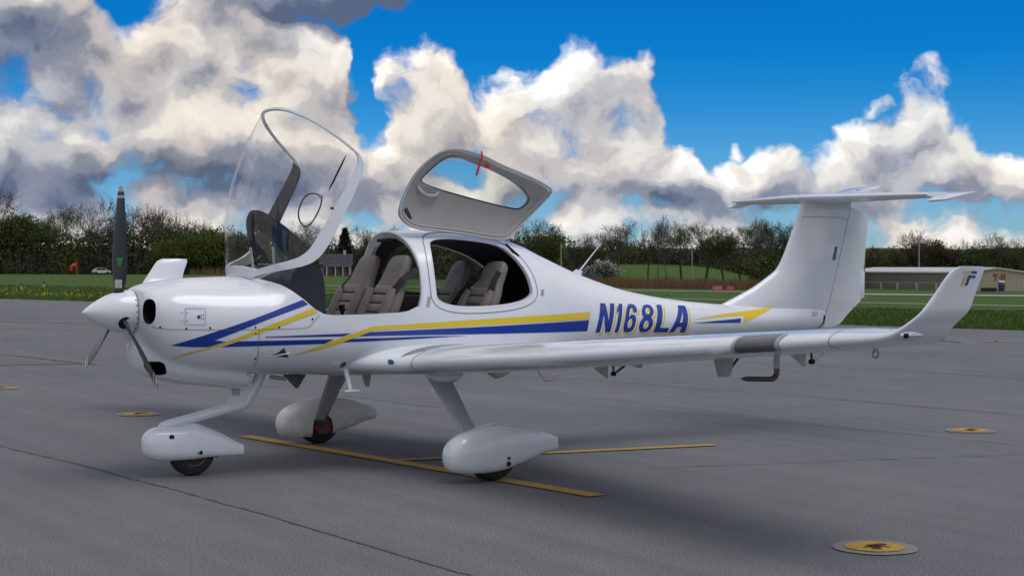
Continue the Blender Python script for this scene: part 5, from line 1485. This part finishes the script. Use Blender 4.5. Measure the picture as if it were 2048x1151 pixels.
def tree(kind, u, vtop, d, label, rz=0.0, wide=1.0, base=None, grp='trees of the wood behind the airfield'):
    p = ray_pt(u, d); a, b, hh = PROTO[kind]
    h = dist_h(vtop, p, d)
    e = empty(TN[kind.rstrip('123')], p, rz); e.scale = (h / hh * wide, h / hh * wide, h / hh); tag(e, label, 'tree', grp)
    for me, nm in ((a, 'trunk'), (b, 'crown')):
        if me is not None:
            o = bpy.data.objects.new(nm, me); COL.objects.link(o); o.parent = e
    return e
TREES = [('bare1', 2, 362, 350, 'tall bare tree at the very left edge of the wood', 0), ('leafy1', 42, 412, 348, 'fresh green leafy tree second from the left edge', 1), ('bud2', 78, 424, 366, 'sparse budding tree between the left green tree and the wide budding one', 2.2), ('bud1', 118, 402, 352, 'wide budding tree above the windsock, left of the propeller', 2),
         ('bare2', 176, 390, 354, 'tallest bare tree between windsock and propeller blade', 3), ('bare3', 212, 418, 350, 'bare forked tree just left of the upright propeller blade', .5), ('bare1', 262, 408, 356, 'bare tree just right of the upright propeller blade', 2), ('thin', 286, 405, 352, 'slender bare tree second to the right of the propeller blade', .3), ('bare2', 312, 410, 356, 'bare tree above the far winglet', 1.1), ('bare3', 338, 414, 358, 'bare two-stemmed tree right of the far winglet', 4), ('thin', 366, 420, 352, 'slender bare tree halfway between far winglet and raised canopy', 2), ('bare1', 392, 436, 362, 'low bare tree near the raised canopy, left side', 5),
         ('leafy2', 425, 452, 346, 'bushy bright green tree touching the left side of the raised canopy', 1), ('leafy1', 352, 470, 345, 'low bright green bushy tree above the far winglet tip', 3), ('leafy2', 470, 458, 350, 'green bushy tree seen through the lower left of the canopy glass', 4.4),
         ('bare3', 607, 436, 356, 'bare tree seen through the canopy side window', 2.6), ('conifer', 690, 456, 352, 'dark pointed conifer between raised canopy and roll bar', 0), ('bare2', 728, 446, 358, 'bare tree just right of the dark conifer', 0), ('bud2', 768, 448, 362, 'budding tree above the roll bar arch', 2), ('rust', 745, 492, 356, 'russet bush-like tree behind the roof of the grey house', 0), ('leafy2', 800, 470, 356, 'rounded tree seen through the front cabin opening', 2), ('bare1', 842, 452, 360, 'bare tree seen between the roll bar and rear door', 3.3),
         ('bud1', 1075, 430, 342, 'large rounded budding tree right of the raised rear door', 0), ('leafy1', 1112, 452, 348, 'olive leafy tree at the right flank of the large rounded one', 2), ('bare3', 1160, 462, 356, 'small bare tree left of the mast antenna tip', 1), ('bud2', 1186, 478, 352, 'low budding tree behind the mast antenna', 3.6), ('bud2', 1238, 434, 346, 'tall budding tree behind the old white-gabled house', .6), ('bare2', 1294, 448, 372, 'bare tree right of the tall budding one, over the far field', 2.2), ('thin', 1316, 426, 378, 'very thin tall tree over the middle of the far field', 1), ('thin', 1334, 440, 376, 'thin tree with white sky behind, right of the tallest thin one', 3.4), ('bud2', 1362, 433, 380, 'airy budding tree left of the lone utility pole', 3), ('bud1', 1410, 436, 384, 'airy budding tree right of the lone utility pole', 4), ('bare1', 1447, 456, 380, 'crooked bare tree below the tip of the tailplane', 5), ('bud2', 1482, 438, 382, 'budding tree below the left end of the tailplane', 1.4), ('thin', 1500, 432, 378, 'thin tree second below the tailplane', .2), ('bud1', 1522, 434, 384, 'dense budding tree in the clump left of the fin', 2.9), ('bud2', 1550, 432, 382, 'budding tree close to the leading edge of the fin', 5.2), ('bare2', 1580, 440, 380, 'bare tree partly hidden by the leading edge of the fin', 4.4),
         ('leafy2', 1752, 488, 400, 'leafy tree just right of the rudder, behind the hangar', 1), ('leafy1', 1786, 492, 404, 'low green tree behind the left half of the hangar roof', 2.2), ('bare1', 1822, 456, 398, 'spreading bare tree above the hangar roof', 2.2), ('rust', 1858, 472, 402, 'russet brown tree above the hangar roof', 1), ('rust', 1884, 484, 406, 'smaller russet tree right of the brown one', 3), ('bare2', 1917, 474, 400, 'upright bare tree left of the winglet top', 3), ('leafy1', 1948, 484, 404, 'green tree directly above the winglet top', 4), ('bare3', 1975, 460, 402, 'bare tree right of the winglet top', 1.2), ('leafy2', 2006, 484, 404, 'green tree above the red hangar lettering', .4), ('bud1', 2034, 470, 406, 'budding tree at the right edge above the hangar', 2.7), ('leafy1', 2062, 478, 404, 'green leafy tree cut by the right edge of the picture', 5)]
for (k_, u, vt, d, lab, rz) in TREES: tree(k_, u, vt, d, lab, rz, wide=1.15)
# undergrowth of the wood: one uncountable mass of leaves, twigs and stems
def undergrowth():
    r_ = random.Random(5); V = []; F_ = []; mi = []
    U_ = [-120, 0, 60, 140, 220, 300, 380, 440, 520, 640, 700, 760, 860, 1000, 1060, 1120, 1180, 1220, 1280, 1340, 1400, 1460, 1520, 1600, 1700, 1760, 1820, 1900, 1960, 2060, 2180]
    T_ = [455, 452, 448, 468, 470, 462, 466, 462, 470, 492, 500, 498, 492, 486, 478, 482, 502, 498, 500, 506, 502, 508, 504, 500, 506, 504, 500, 506, 504, 500, 500]
    vv = []; ff = []
    for k in range(78000):
        u = r_.uniform(-120, 2180) if k < 62000 else (r_.uniform(-620, -120) if k % 2 else r_.uniform(2180, 2700)); far = u > 1690
        hill = 1215 < u < 1500
        d = r_.uniform(352, 392) if not far else r_.uniform(398, 440)
        if hill: d = r_.uniform(478, 520)
        if u < 480: d = r_.uniform(344, 380)
        p = ray_pt(u, d); tv_ = float(np.interp(u, U_, T_)) + 24 * noise.noise((u * .018, d * .05, 1)) + 16 * noise.noise((u * .06, d * .1, 4))
        h = max(1.5, dist_h(tv_, p, d)); z = p.z + h * (r_.random() ** 1.1)
        tone = noise.noise((u * .011, d * .03, 9)); n0 = len(ff)
        tri_quads(vv, ff, Vector((p.x, p.y, z)), .56 if not hill else .8, 2, .5, r_)
        m_ = 3 if tone < -.04 else (0 if tone > .22 else 1)
        if r_.random() < .35: m_ = 2
        mi += [m_] * (len(ff) - n0)
    me = bpy.data.meshes.new('undergrowth'); me.from_pydata(vv, [], ff)
    for n_ in ('leaf_a', 'leaf_b', 'leaf_c', 'leaf_twig'): me.materials.append(M[n_])
    me.polygons.foreach_set('material_index', mi); o = bpy.data.objects.new('woodland_undergrowth', me); COL.objects.link(o)
    return tag(o, 'dense dark undergrowth of the wood along the far side of the airfield', 'undergrowth', kind='stuff')
M['leaf_twig'] = mat('twigs', (.045, .036, .028), .9, spec=.1)
undergrowth()
# the rise the wood stands on
M['litter'] = mat('leaf_litter', (.030, .028, .018), .95, var=.4, vscale=.2)
hv = []; hf = []
HU = np.linspace(-620, 2700, 130)
for u in HU:
    near = 1190 < u < 1530; far = u > 1680
    for d, vt in ((352 if u < 1000 else 372, 546), (385, 512), (402, 500), (470, 498), (700, 520)):
        if near: d += 112
        elif far: d += 46
        p = ray_pt(u, d); fade = max(0, min(1, (u + 620) / 120, (2700 - u) / 120)); z = CAM_POS.z - ((546 - (546 - vt) * fade + 9 * noise.noise((u * .013, d * .01, 0))) - 531) / 3184 * d
        hv.append((p.x, p.y, max(z, p.z - 1.0) if vt != 546 else p.z - .4))
for i in range(len(HU) - 1):
    for k in range(4): hf.append((i * 5 + k, i * 5 + k + 1, i * 5 + 6 + k, i * 5 + 5 + k))
tag(mk('wooded_rise', hv, hf, M['litter'], None, 0), kind='structure')
def stems():
    r_ = random.Random(15); b = MB()
    for k in range(260):
        u = r_.uniform(-100, 2150)
        d = r_.uniform(343, 350) if u < 1190 else (r_.uniform(470, 480) if u < 1500 else r_.uniform(392, 398))
        p = ray_pt(u, d); h = r_.uniform(4, 11); lx, ly = r_.gauss(0, .06) * h, r_.gauss(0, .06) * h; w = r_.uniform(.05, .13)
        b.tube([(p.x, p.y, p.z - .3), (p.x + lx * .4, p.y + ly * .4, p.z + h * .5), (p.x + lx, p.y + ly, p.z + h)], [w, w * .7, .03], 4, cap=False)
        for j in range(3):
            z = h * r_.uniform(.3, .85); q = Vector((p.x + lx * z / h, p.y + ly * z / h, p.z + z)); dd = Vector((r_.gauss(0, .5), r_.gauss(0, .5), r_.uniform(.5, 1.1))).normalized() * r_.uniform(1, 2.8)
            b.tube([q, q + dd], [.045, .02], 3, cap=False)
    return tag(b.build('woodland_stems', M['bark'], None, 0, fix=False), 'thin pale stems standing close together at the front of the wood', 'tree stems', kind='stuff')
stems()
# reeds
M['reed'] = mat('dry_reed', (.21, .135, .075), .9, spec=.1); M['reed2'] = mat('dry_reed_dark', (.125, .080, .048), .9, spec=.1)
def reeds(n, u0, u1, d0, d1, hgt, name, label):
    r_ = random.Random(31); v = []; f = []; mi = []
    for k in range(n):
        u = r_.uniform(u0, u1); d = r_.uniform(d0, d1); p = ray_pt(u, d); h = hgt * r_.uniform(.55, 1.15) * (1 + .35 * noise.noise((u * .02, d * .1, 2))); w = r_.uniform(.03, .07); lx = r_.gauss(0, .15) * h
        i = len(v); v += [p + R2 * -w, p + R2 * w, p + R2 * lx + Vector((0, 0, h))]; f.append((i, i + 1, i + 2)); mi.append(r_.random() < .4)
    o = mk(name, v, f, [M['reed'], M['reed2']], None, 0); o.data.polygons.foreach_set('material_index', [int(x) for x in mi])
    return tag(o, label, 'reeds', kind='stuff')
reeds(9000, 1170, 1620, 322, 344, 2.3, 'reeds', 'belt of dry brown reeds in front of the far green field')
reeds(2500, 380, 860, 338, 345, 1.6, 'dry_scrub', 'low dry brown scrub at the foot of the wood by the grey house')

# ---- hangar with the T-9 sign
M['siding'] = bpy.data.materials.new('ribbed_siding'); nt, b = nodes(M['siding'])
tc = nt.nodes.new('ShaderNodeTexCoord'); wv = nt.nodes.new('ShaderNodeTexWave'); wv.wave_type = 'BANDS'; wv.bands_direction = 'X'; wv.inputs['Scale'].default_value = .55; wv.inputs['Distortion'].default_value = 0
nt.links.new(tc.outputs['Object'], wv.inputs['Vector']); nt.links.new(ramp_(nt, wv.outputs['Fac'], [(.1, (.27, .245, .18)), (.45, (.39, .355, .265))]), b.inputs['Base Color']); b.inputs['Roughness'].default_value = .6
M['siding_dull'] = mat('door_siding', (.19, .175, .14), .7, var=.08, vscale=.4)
M['roof_white'] = mat('hangar_trim', (.50, .50, .50), .5); M['sign_red'] = mat('sign_red', (.33, .018, .018), .5)
pa, pb, pc = ray_pt(1690, 378), ray_pt(1930, 350), ray_pt(2052, 352)
hroot = empty('hangar', (pb.x, pb.y, pb.z - .3)); tag(hroot, 'long low tan hangar with red T-9 lettering on its gable', 'hangar')
def H(p, z): return (p.x - pb.x, p.y - pb.y, z)
EH, RH = 4.35, 5.25
pm = (pb + pc) / 2
back_off = (pa - pb)
pd = pc + back_off
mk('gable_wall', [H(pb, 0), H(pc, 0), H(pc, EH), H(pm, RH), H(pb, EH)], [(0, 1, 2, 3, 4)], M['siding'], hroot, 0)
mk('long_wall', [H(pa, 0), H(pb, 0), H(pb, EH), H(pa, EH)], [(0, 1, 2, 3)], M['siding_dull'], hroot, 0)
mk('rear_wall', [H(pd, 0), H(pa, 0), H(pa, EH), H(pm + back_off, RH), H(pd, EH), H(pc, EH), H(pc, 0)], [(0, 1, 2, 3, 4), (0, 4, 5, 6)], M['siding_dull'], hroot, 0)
def slab(name, q, th, mat_):
    v = [(x, y, z) for x, y, z in q] + [(x, y, z - th) for x, y, z in q]
    return mk(name, v, [(0, 1, 2, 3), (7, 6, 5, 4), (0, 4, 5, 1), (1, 5, 6, 2), (2, 6, 7, 3), (3, 7, 4, 0)], mat_, hroot, 0)
fo = -(F2 * .35); fo = Vector((fo.x, fo.y, 0)); fl = (pb - pc).normalized() * .4; fr_ = (pb - pa).normalized() * .4
slab('roof', [H(pa + fl, EH + .12), H(pb + fl + fr_, EH + .12), H(pm + fr_, RH + .22), H(pm + back_off, RH + .22)], .30, M['roof_white'])
slab('roof', [H(pm + back_off, RH + .22), H(pm + fr_, RH + .22), H(pc - fl + fr_, EH + .12), H(pd - fl, EH + .12)], .30, M['roof_white'])
nl = Vector(((pb - pa).y, -(pb - pa).x, 0)).normalized()
if nl.dot(F2) > 0: nl = -nl
for t in (.17, .32, .46, .62, .78, .93):
    p = pa.lerp(pb, t); q = p + nl * .06
    MB().box((q.x - pb.x, q.y - pb.y, 1.05), (.42, .42, 1.7)).build('door_post', M['roof_white'], hroot, 0)
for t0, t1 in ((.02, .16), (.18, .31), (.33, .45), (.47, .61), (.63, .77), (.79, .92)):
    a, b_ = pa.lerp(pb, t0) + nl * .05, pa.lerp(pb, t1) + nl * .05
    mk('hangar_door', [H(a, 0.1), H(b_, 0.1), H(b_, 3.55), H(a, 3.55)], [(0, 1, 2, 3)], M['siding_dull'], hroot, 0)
a, b_ = pa + nl * .07, pb + nl * .07
mk('door_rail', [H(a, 1.95), H(b_, 1.95), H(b_, 2.06), H(a, 2.06)], [(0, 1, 2, 3)], M['roof_white'], hroot, 0)
ng_ = Vector(((pc - pb).y, -(pc - pb).x, 0)).normalized()
if ng_.dot(F2) > 0: ng_ = -ng_
gx = (pc - pb).normalized()
def sign_poly(loops, u0, hgt, wid, z0):
    bm = curve_mesh(loops); me = bpy.data.meshes.new('sign_letter'); bm.to_mesh(me); bm.free()
    for v in me.vertices:
        p = pb + gx * (u0 + v.co.x * wid) + ng_ * .08; v.co = Vector(H(p, z0 + v.co.z * hgt))
    me.flip_normals(); return link('sign_letter', me, M['sign_red'], hroot, 0)
def u_at(u): return (ray_pt(u, 351) - pb).dot(gx)
sign_poly([[(.34, 0), (.34, .74), (0, .74), (0, 1), (1, 1), (1, .74), (.66, .74), (.66, 0)]], u_at(1985.5), 1.5, 1.1, 2.5)
sign_poly([[(0, 0), (0, 1), (1, 1), (1, 0)]], u_at(1996.6), .30, .45, 3.1)
sign_poly([[(1 - x, 1 - y) for x, y in six], [(1 - x, 1 - y) for x, y in ell(.51, .315, .20, .17)]], u_at(2001.8), 1.5, 1.12, 2.5)
# portable toilet
M['purple'] = mat('purple_plastic', (.060, .014, .115), .45); M['pt_white'] = mat('white_plastic', (.55, .55, .56), .5)
p = ray_pt(2003, 346.5); e = empty('portable_toilet', (p.x, p.y, p.z), -YAW - .1); tag(e, 'purple portable toilet with white roof in front of the hangar gable', 'portable toilet')
MB().box((0, 0, 1.02), (1.15, 1.15, 2.0), bev=.05).build('cabin', M['purple'], e)
MB().box((0, -.59, 1.0), (.80, .05, 1.75), bev=.02).build('door', M['purple'], e)
MB().loft([sring(x, 2.32, 1.95, .60, 2.0, 2, 6, n=24) for x in (-.60, .60)]).build('domed_roof', M['pt_white'], e)
MB().box((.18, -.63, 1.75), (.22, .03, .22), bev=.01).build('vent_panel', M['pt_white'], e)
# dark planter boxes beside it
M['dark_box'] = mat('dark_crate', (.020, .024, .030), .7)
for u, lab in ((1967, 'left one of three dark crates on the grass before the hangar'), (1977, 'middle one of three dark crates on the grass before the hangar'), (1987.5, 'right one of three dark crates on the grass before the hangar')):
    p = ray_pt(u, 325); bb = MB().box((0, 0, .42), (1.0, .9, .80), bev=.03)
    for k in range(4): bb.box((-.36 + .24 * k, -.47, .42), (.10, .05, .78))
    o = bb.build('crate', M['dark_box']); o.location = p; o.rotation_euler.z = -YAW; tag(o, lab, 'crate', 'dark crates before the hangar')

# ---- houses at the edge of the wood
M['house_wall'] = mat('weathered_wall', (.20, .185, .16), .85, var=.25, vscale=.9); M['house_grey'] = mat('grey_wall', (.150, .145, .138), .85, var=.3, vscale=.8); M['house_roof'] = mat('dark_shingle', (.030, .032, .038), .8, var=.35, vscale=1.2)
M['dark_pane'] = mat('dark_window', (.012, .013, .015), .3); M['white_trim'] = mat('white_trim', (.42, .42, .41), .6)
def house(name, label, u, d, w, dp, eh, rh, rz, wall, wins, ridge='x', chimney=True, porch=None):
    p = ray_pt(u, d); e = empty(name, (p.x, p.y, p.z - .3), -YAW + rz); tag(e, label, 'house')
    hw, hd = w / 2, dp / 2
    MB().box((0, 0, eh / 2), (w, dp, eh)).build('wall', M[wall], e, 0)
    if ridge == 'x':
        MB().prism([(-hd, eh), (hd, eh), (0, rh)], -hw + .02, hw - .02, 'x').build('gable', M[wall], e, 0)
        for s_ in (-1, 1):
            mk('roof', [(-hw - .3, s_ * (hd + .35), eh - .22), (hw + .3, s_ * (hd + .35), eh - .22), (hw + .3, 0, rh + .1), (-hw - .3, 0, rh + .1), (-hw - .3, s_ * (hd + .35), eh - .36), (hw + .3, s_ * (hd + .35), eh - .36), (hw + .3, 0, rh - .04), (-hw - .3, 0, rh - .04)], [(0, 1, 2, 3), (4, 5, 6, 7), (0, 4, 5, 1), (1, 5, 6, 2), (3, 2, 6, 7), (0, 3, 7, 4)], M['house_roof'], e, 0)
    else:
        MB().prism([(-hw, eh), (hw, eh), (0, rh)], -hd + .02, hd - .02, 'y').build('gable', M[wall], e, 0)
        for s_ in (-1, 1):
            mk('roof', [(s_ * (hw + .3), -hd - .3, eh - .25), (s_ * (hw + .3), hd + .3, eh - .25), (0, hd + .3, rh + .1), (0, -hd - .3, rh + .1), (s_ * (hw + .3), -hd - .3, eh - .40), (s_ * (hw + .3), hd + .3, eh - .40), (0, hd + .3, rh - .05), (0, -hd - .3, rh - .05)], [(0, 1, 2, 3), (4, 5, 6, 7), (0, 4, 5, 1), (1, 5, 6, 2), (3, 2, 6, 7), (0, 3, 7, 4)], M['house_roof'], e, 0)
            mk('verge_board', [(s_ * (hw + .32), -hd - .33, eh - .30), (0, -hd - .33, rh + .06), (0, -hd - .33, rh - .24), (s_ * (hw + .32), -hd - .33, eh - .60)], [(0, 1, 2, 3)], M['white_trim'], e, 0)
    for (x, z, ww, hh) in wins:
        wnd = MB().box((x, -hd - .02, z), (ww + .16, .06, hh + .16)).build('window', M['white_trim'], e, 0)
        MB().box((x, -hd - .06, z), (ww, .03, hh)).build('pane', M['dark_pane'], wnd, 0)
    if chimney: MB().box((w * .28, 0, rh + .35), (.6, .6, 1.0)).build('chimney', M['white_trim'], e, 0)
    if porch:
        mk('porch_roof', [(-hw + .6, -hd - 1.6, eh - .7), (hw, -hd - 1.6, eh - .7), (hw, -hd, eh - .1), (-hw + .6, -hd, eh - .1)], [(0, 1, 2, 3)], M['house_roof'], e, 0)
        for x in porch: MB().box((x, -hd - 1.5, (eh - .7) / 2), (.22, .18, eh - .7)).build('porch_post', M['white_trim'], e, 0)
    return e
house('farm_house', 'derelict grey house with dark sagging roof seen left of the seats', 672, 342, 6.6, 5.5, 2.9, 4.9, .12, 'house_wall', [(-2.2, 1.5, .7, 1.3), (-.6, 1.5, .7, 1.3), (.9, 1.5, .8, 1.4), (2.3, 1.5, .7, 1.3)], porch=(-2.0, -.2, 1.4, 2.9))
house('cottage', 'old grey cottage with white-edged gable beside the white blossom tree', 1190, 338, 4.0, 6.0, 3.0, 5.0, -.25, 'house_grey', [(-.9, 1.4, .5, .9), (.9, 1.4, .6, 1.0), (0, 3.5, .6, .8)], ridge='y', chimney=False)
house('barn', 'small grey wing of the cottage left of its gable', 1168, 341, 3.6, 5.0, 2.9, 4.7, .25, 'house_grey', [(-.5, 1.6, .5, 1.6), (.7, 3.4, .4, .9)], ridge='y', chimney=False)
tree('blossom', 1214, 514, 334, 'small white blossoming tree beside the cottage', 0, 1.2, grp='orchard')

# ---- masts, windsock, lights, markers, fence, car
M['pole_grey'] = mat('pole_wood', (.26, .25, .235), .8, var=.1, vscale=2)
def pole(u, vt, d, label):
    p = ray_pt(u, d); h = dist_h(vt, p, d); o = MB().tube([(0, 0, -.4), (0, 0, h)], [.17, .12], 10).build('pole', M['pole_grey'])
    e = empty('utility_pole', p); o.parent = e; MB().box((0, 0, h - .5), (1.3, .1, .12), Matrix.Rotation(.6, 3, 'Z')).build('cross_arm', M['pole_grey'], e, 0)
    tag(e, label, 'pole', 'utility poles along the wood')
pole(1122, 486, 330, 'utility pole rising behind the rear fuselage, left of the cottage')
pole(1384, 490, 336, 'lone utility pole in front of the far green field')
pole(1729, 494, 372, 'utility pole beside the rudder at the left end of the hangar')
pole(1838, 482, 372, 'utility pole behind the middle of the hangar roof')
M['orange'] = mat('windsock_orange', (.62, .055, .020), .7)
p, d = ray_pt(153, 300), 300; h = dist_h(521, p, d); e = empty('windsock', p); tag(e, 'orange windsock hanging on its mast before the left wood', 'windsock')
MB().tube([(0, 0, -.1), (0, 0, h)], [.09, .06], 8).build('mast', M['orange'], e)
MB().tube([Vector((0, 0, h - .8)) - R2 * .1, Vector((0, 0, h - .95)) - R2 * .6, Vector((0, 0, h - 1.3)) - R2 * .95, Vector((0, 0, h - 1.9)) - R2 * 1.05], [.40, .38, .32, .22], 12).build('sock', M['orange'], e)
M['lamp_post'] = mat('marker_post', (.52, .50, .36), .6)
for u, v_, lab in ((42, 577, 'leftmost runway light post in the grass'), (87, 574, 'second runway light post from the left, before the windsock'), (680, 585, 'runway light post seen through the open cabin'), (1334, 600, 'runway light post behind the tail boom')):
    p, d = on_ground(u, v_); h = 10.5 / 3184 * d; e = empty('runway_light', p); tag(e, lab, 'runway light', 'runway edge lights')
    MB().cyl((0, 0, -.05), (0, 0, h * .75), .035 * d / 100, 8).build('post', M['lamp_post'], e)
    MB().lathe([(0, .05 * d / 100), (h * .10, .085 * d / 100), (h * .22, .075 * d / 100), (h * .27, .03 * d / 100)], (0, 0, h * .73), (0, 0, 1), 10).build('lamp_head', M['black'], e)
M['marker_red'] = mat('marker_red', (.42, .055, .030), .6)
for u, w_, lab in ((1434, 1.7, 'larger faded red marker box in the grass before the reeds'), (1460, 1.35, 'smaller orange-red marker box right of the larger one')):
    p, d = on_ground(u, 580); e = empty('marker_box', p, -YAW + .2); tag(e, lab, 'marker', 'airfield marker boxes')
    MB().prism([(-.45, 0), (.45, 0), (.30, .75), (-.30, .75)], -w_ / 2, w_ / 2, 'x').build('panel', M['marker_red'] if w_ < 1.5 else mat('marker_faded', (.36, .12, .10), .7), e, 0)
    for s_ in (-1, 1): MB().box((s_ * w_ * .4, 0, .06), (.12, 1.0, .12)).build('foot', M['black'], e, 0)
fe = empty('field_fence', ray_pt(1395, 352)); tag(fe, 'dark wire fence along the far green field behind the reeds', 'fence')
o0 = fe.location
for k in range(15):
    p = ray_pt(1300 + k * 14, 352 + k * .6) - o0; MB().box((p.x, p.y, p.z + .7), (.14, .14, 1.7)).build('fence_post', M['bark'], fe, 0)
for hz in (.55, 1.0, 1.4):
    MB().tube([tuple(ray_pt(1300 + k * 14, 352 + k * .6) - o0 + Vector((0, 0, hz))) for k in range(15)], .03, 4).build('wire', M['bark'], fe, 0)
p = ray_pt(203, 338); e = empty('parked_car', p, -YAW + .35); tag(e, 'small white car parked before the left wood beside the propeller', 'car')
MB().prism(smooth_poly([(-1.9, .35), (1.9, .35), (1.95, .75), (1.15, .88), (.55, 1.42), (-.95, 1.45), (-1.6, .95), (-1.95, .85)], 1), -.8, .8).build('body', M['pt_white'], e, 30)
MB().prism([(.95, .92), (.50, 1.34), (-.90, 1.36), (-1.4, .95)], -.81, .81).build('window_band', M['dark_pane'], e, 0)
for x in (-1.2, 1.2):
    for y in (-.75, .75): MB().lathe([(-.1, .32), (.1, .32)], (x, y, .32), (0, 1, 0), 16).build('wheel', M['rubber'], e)
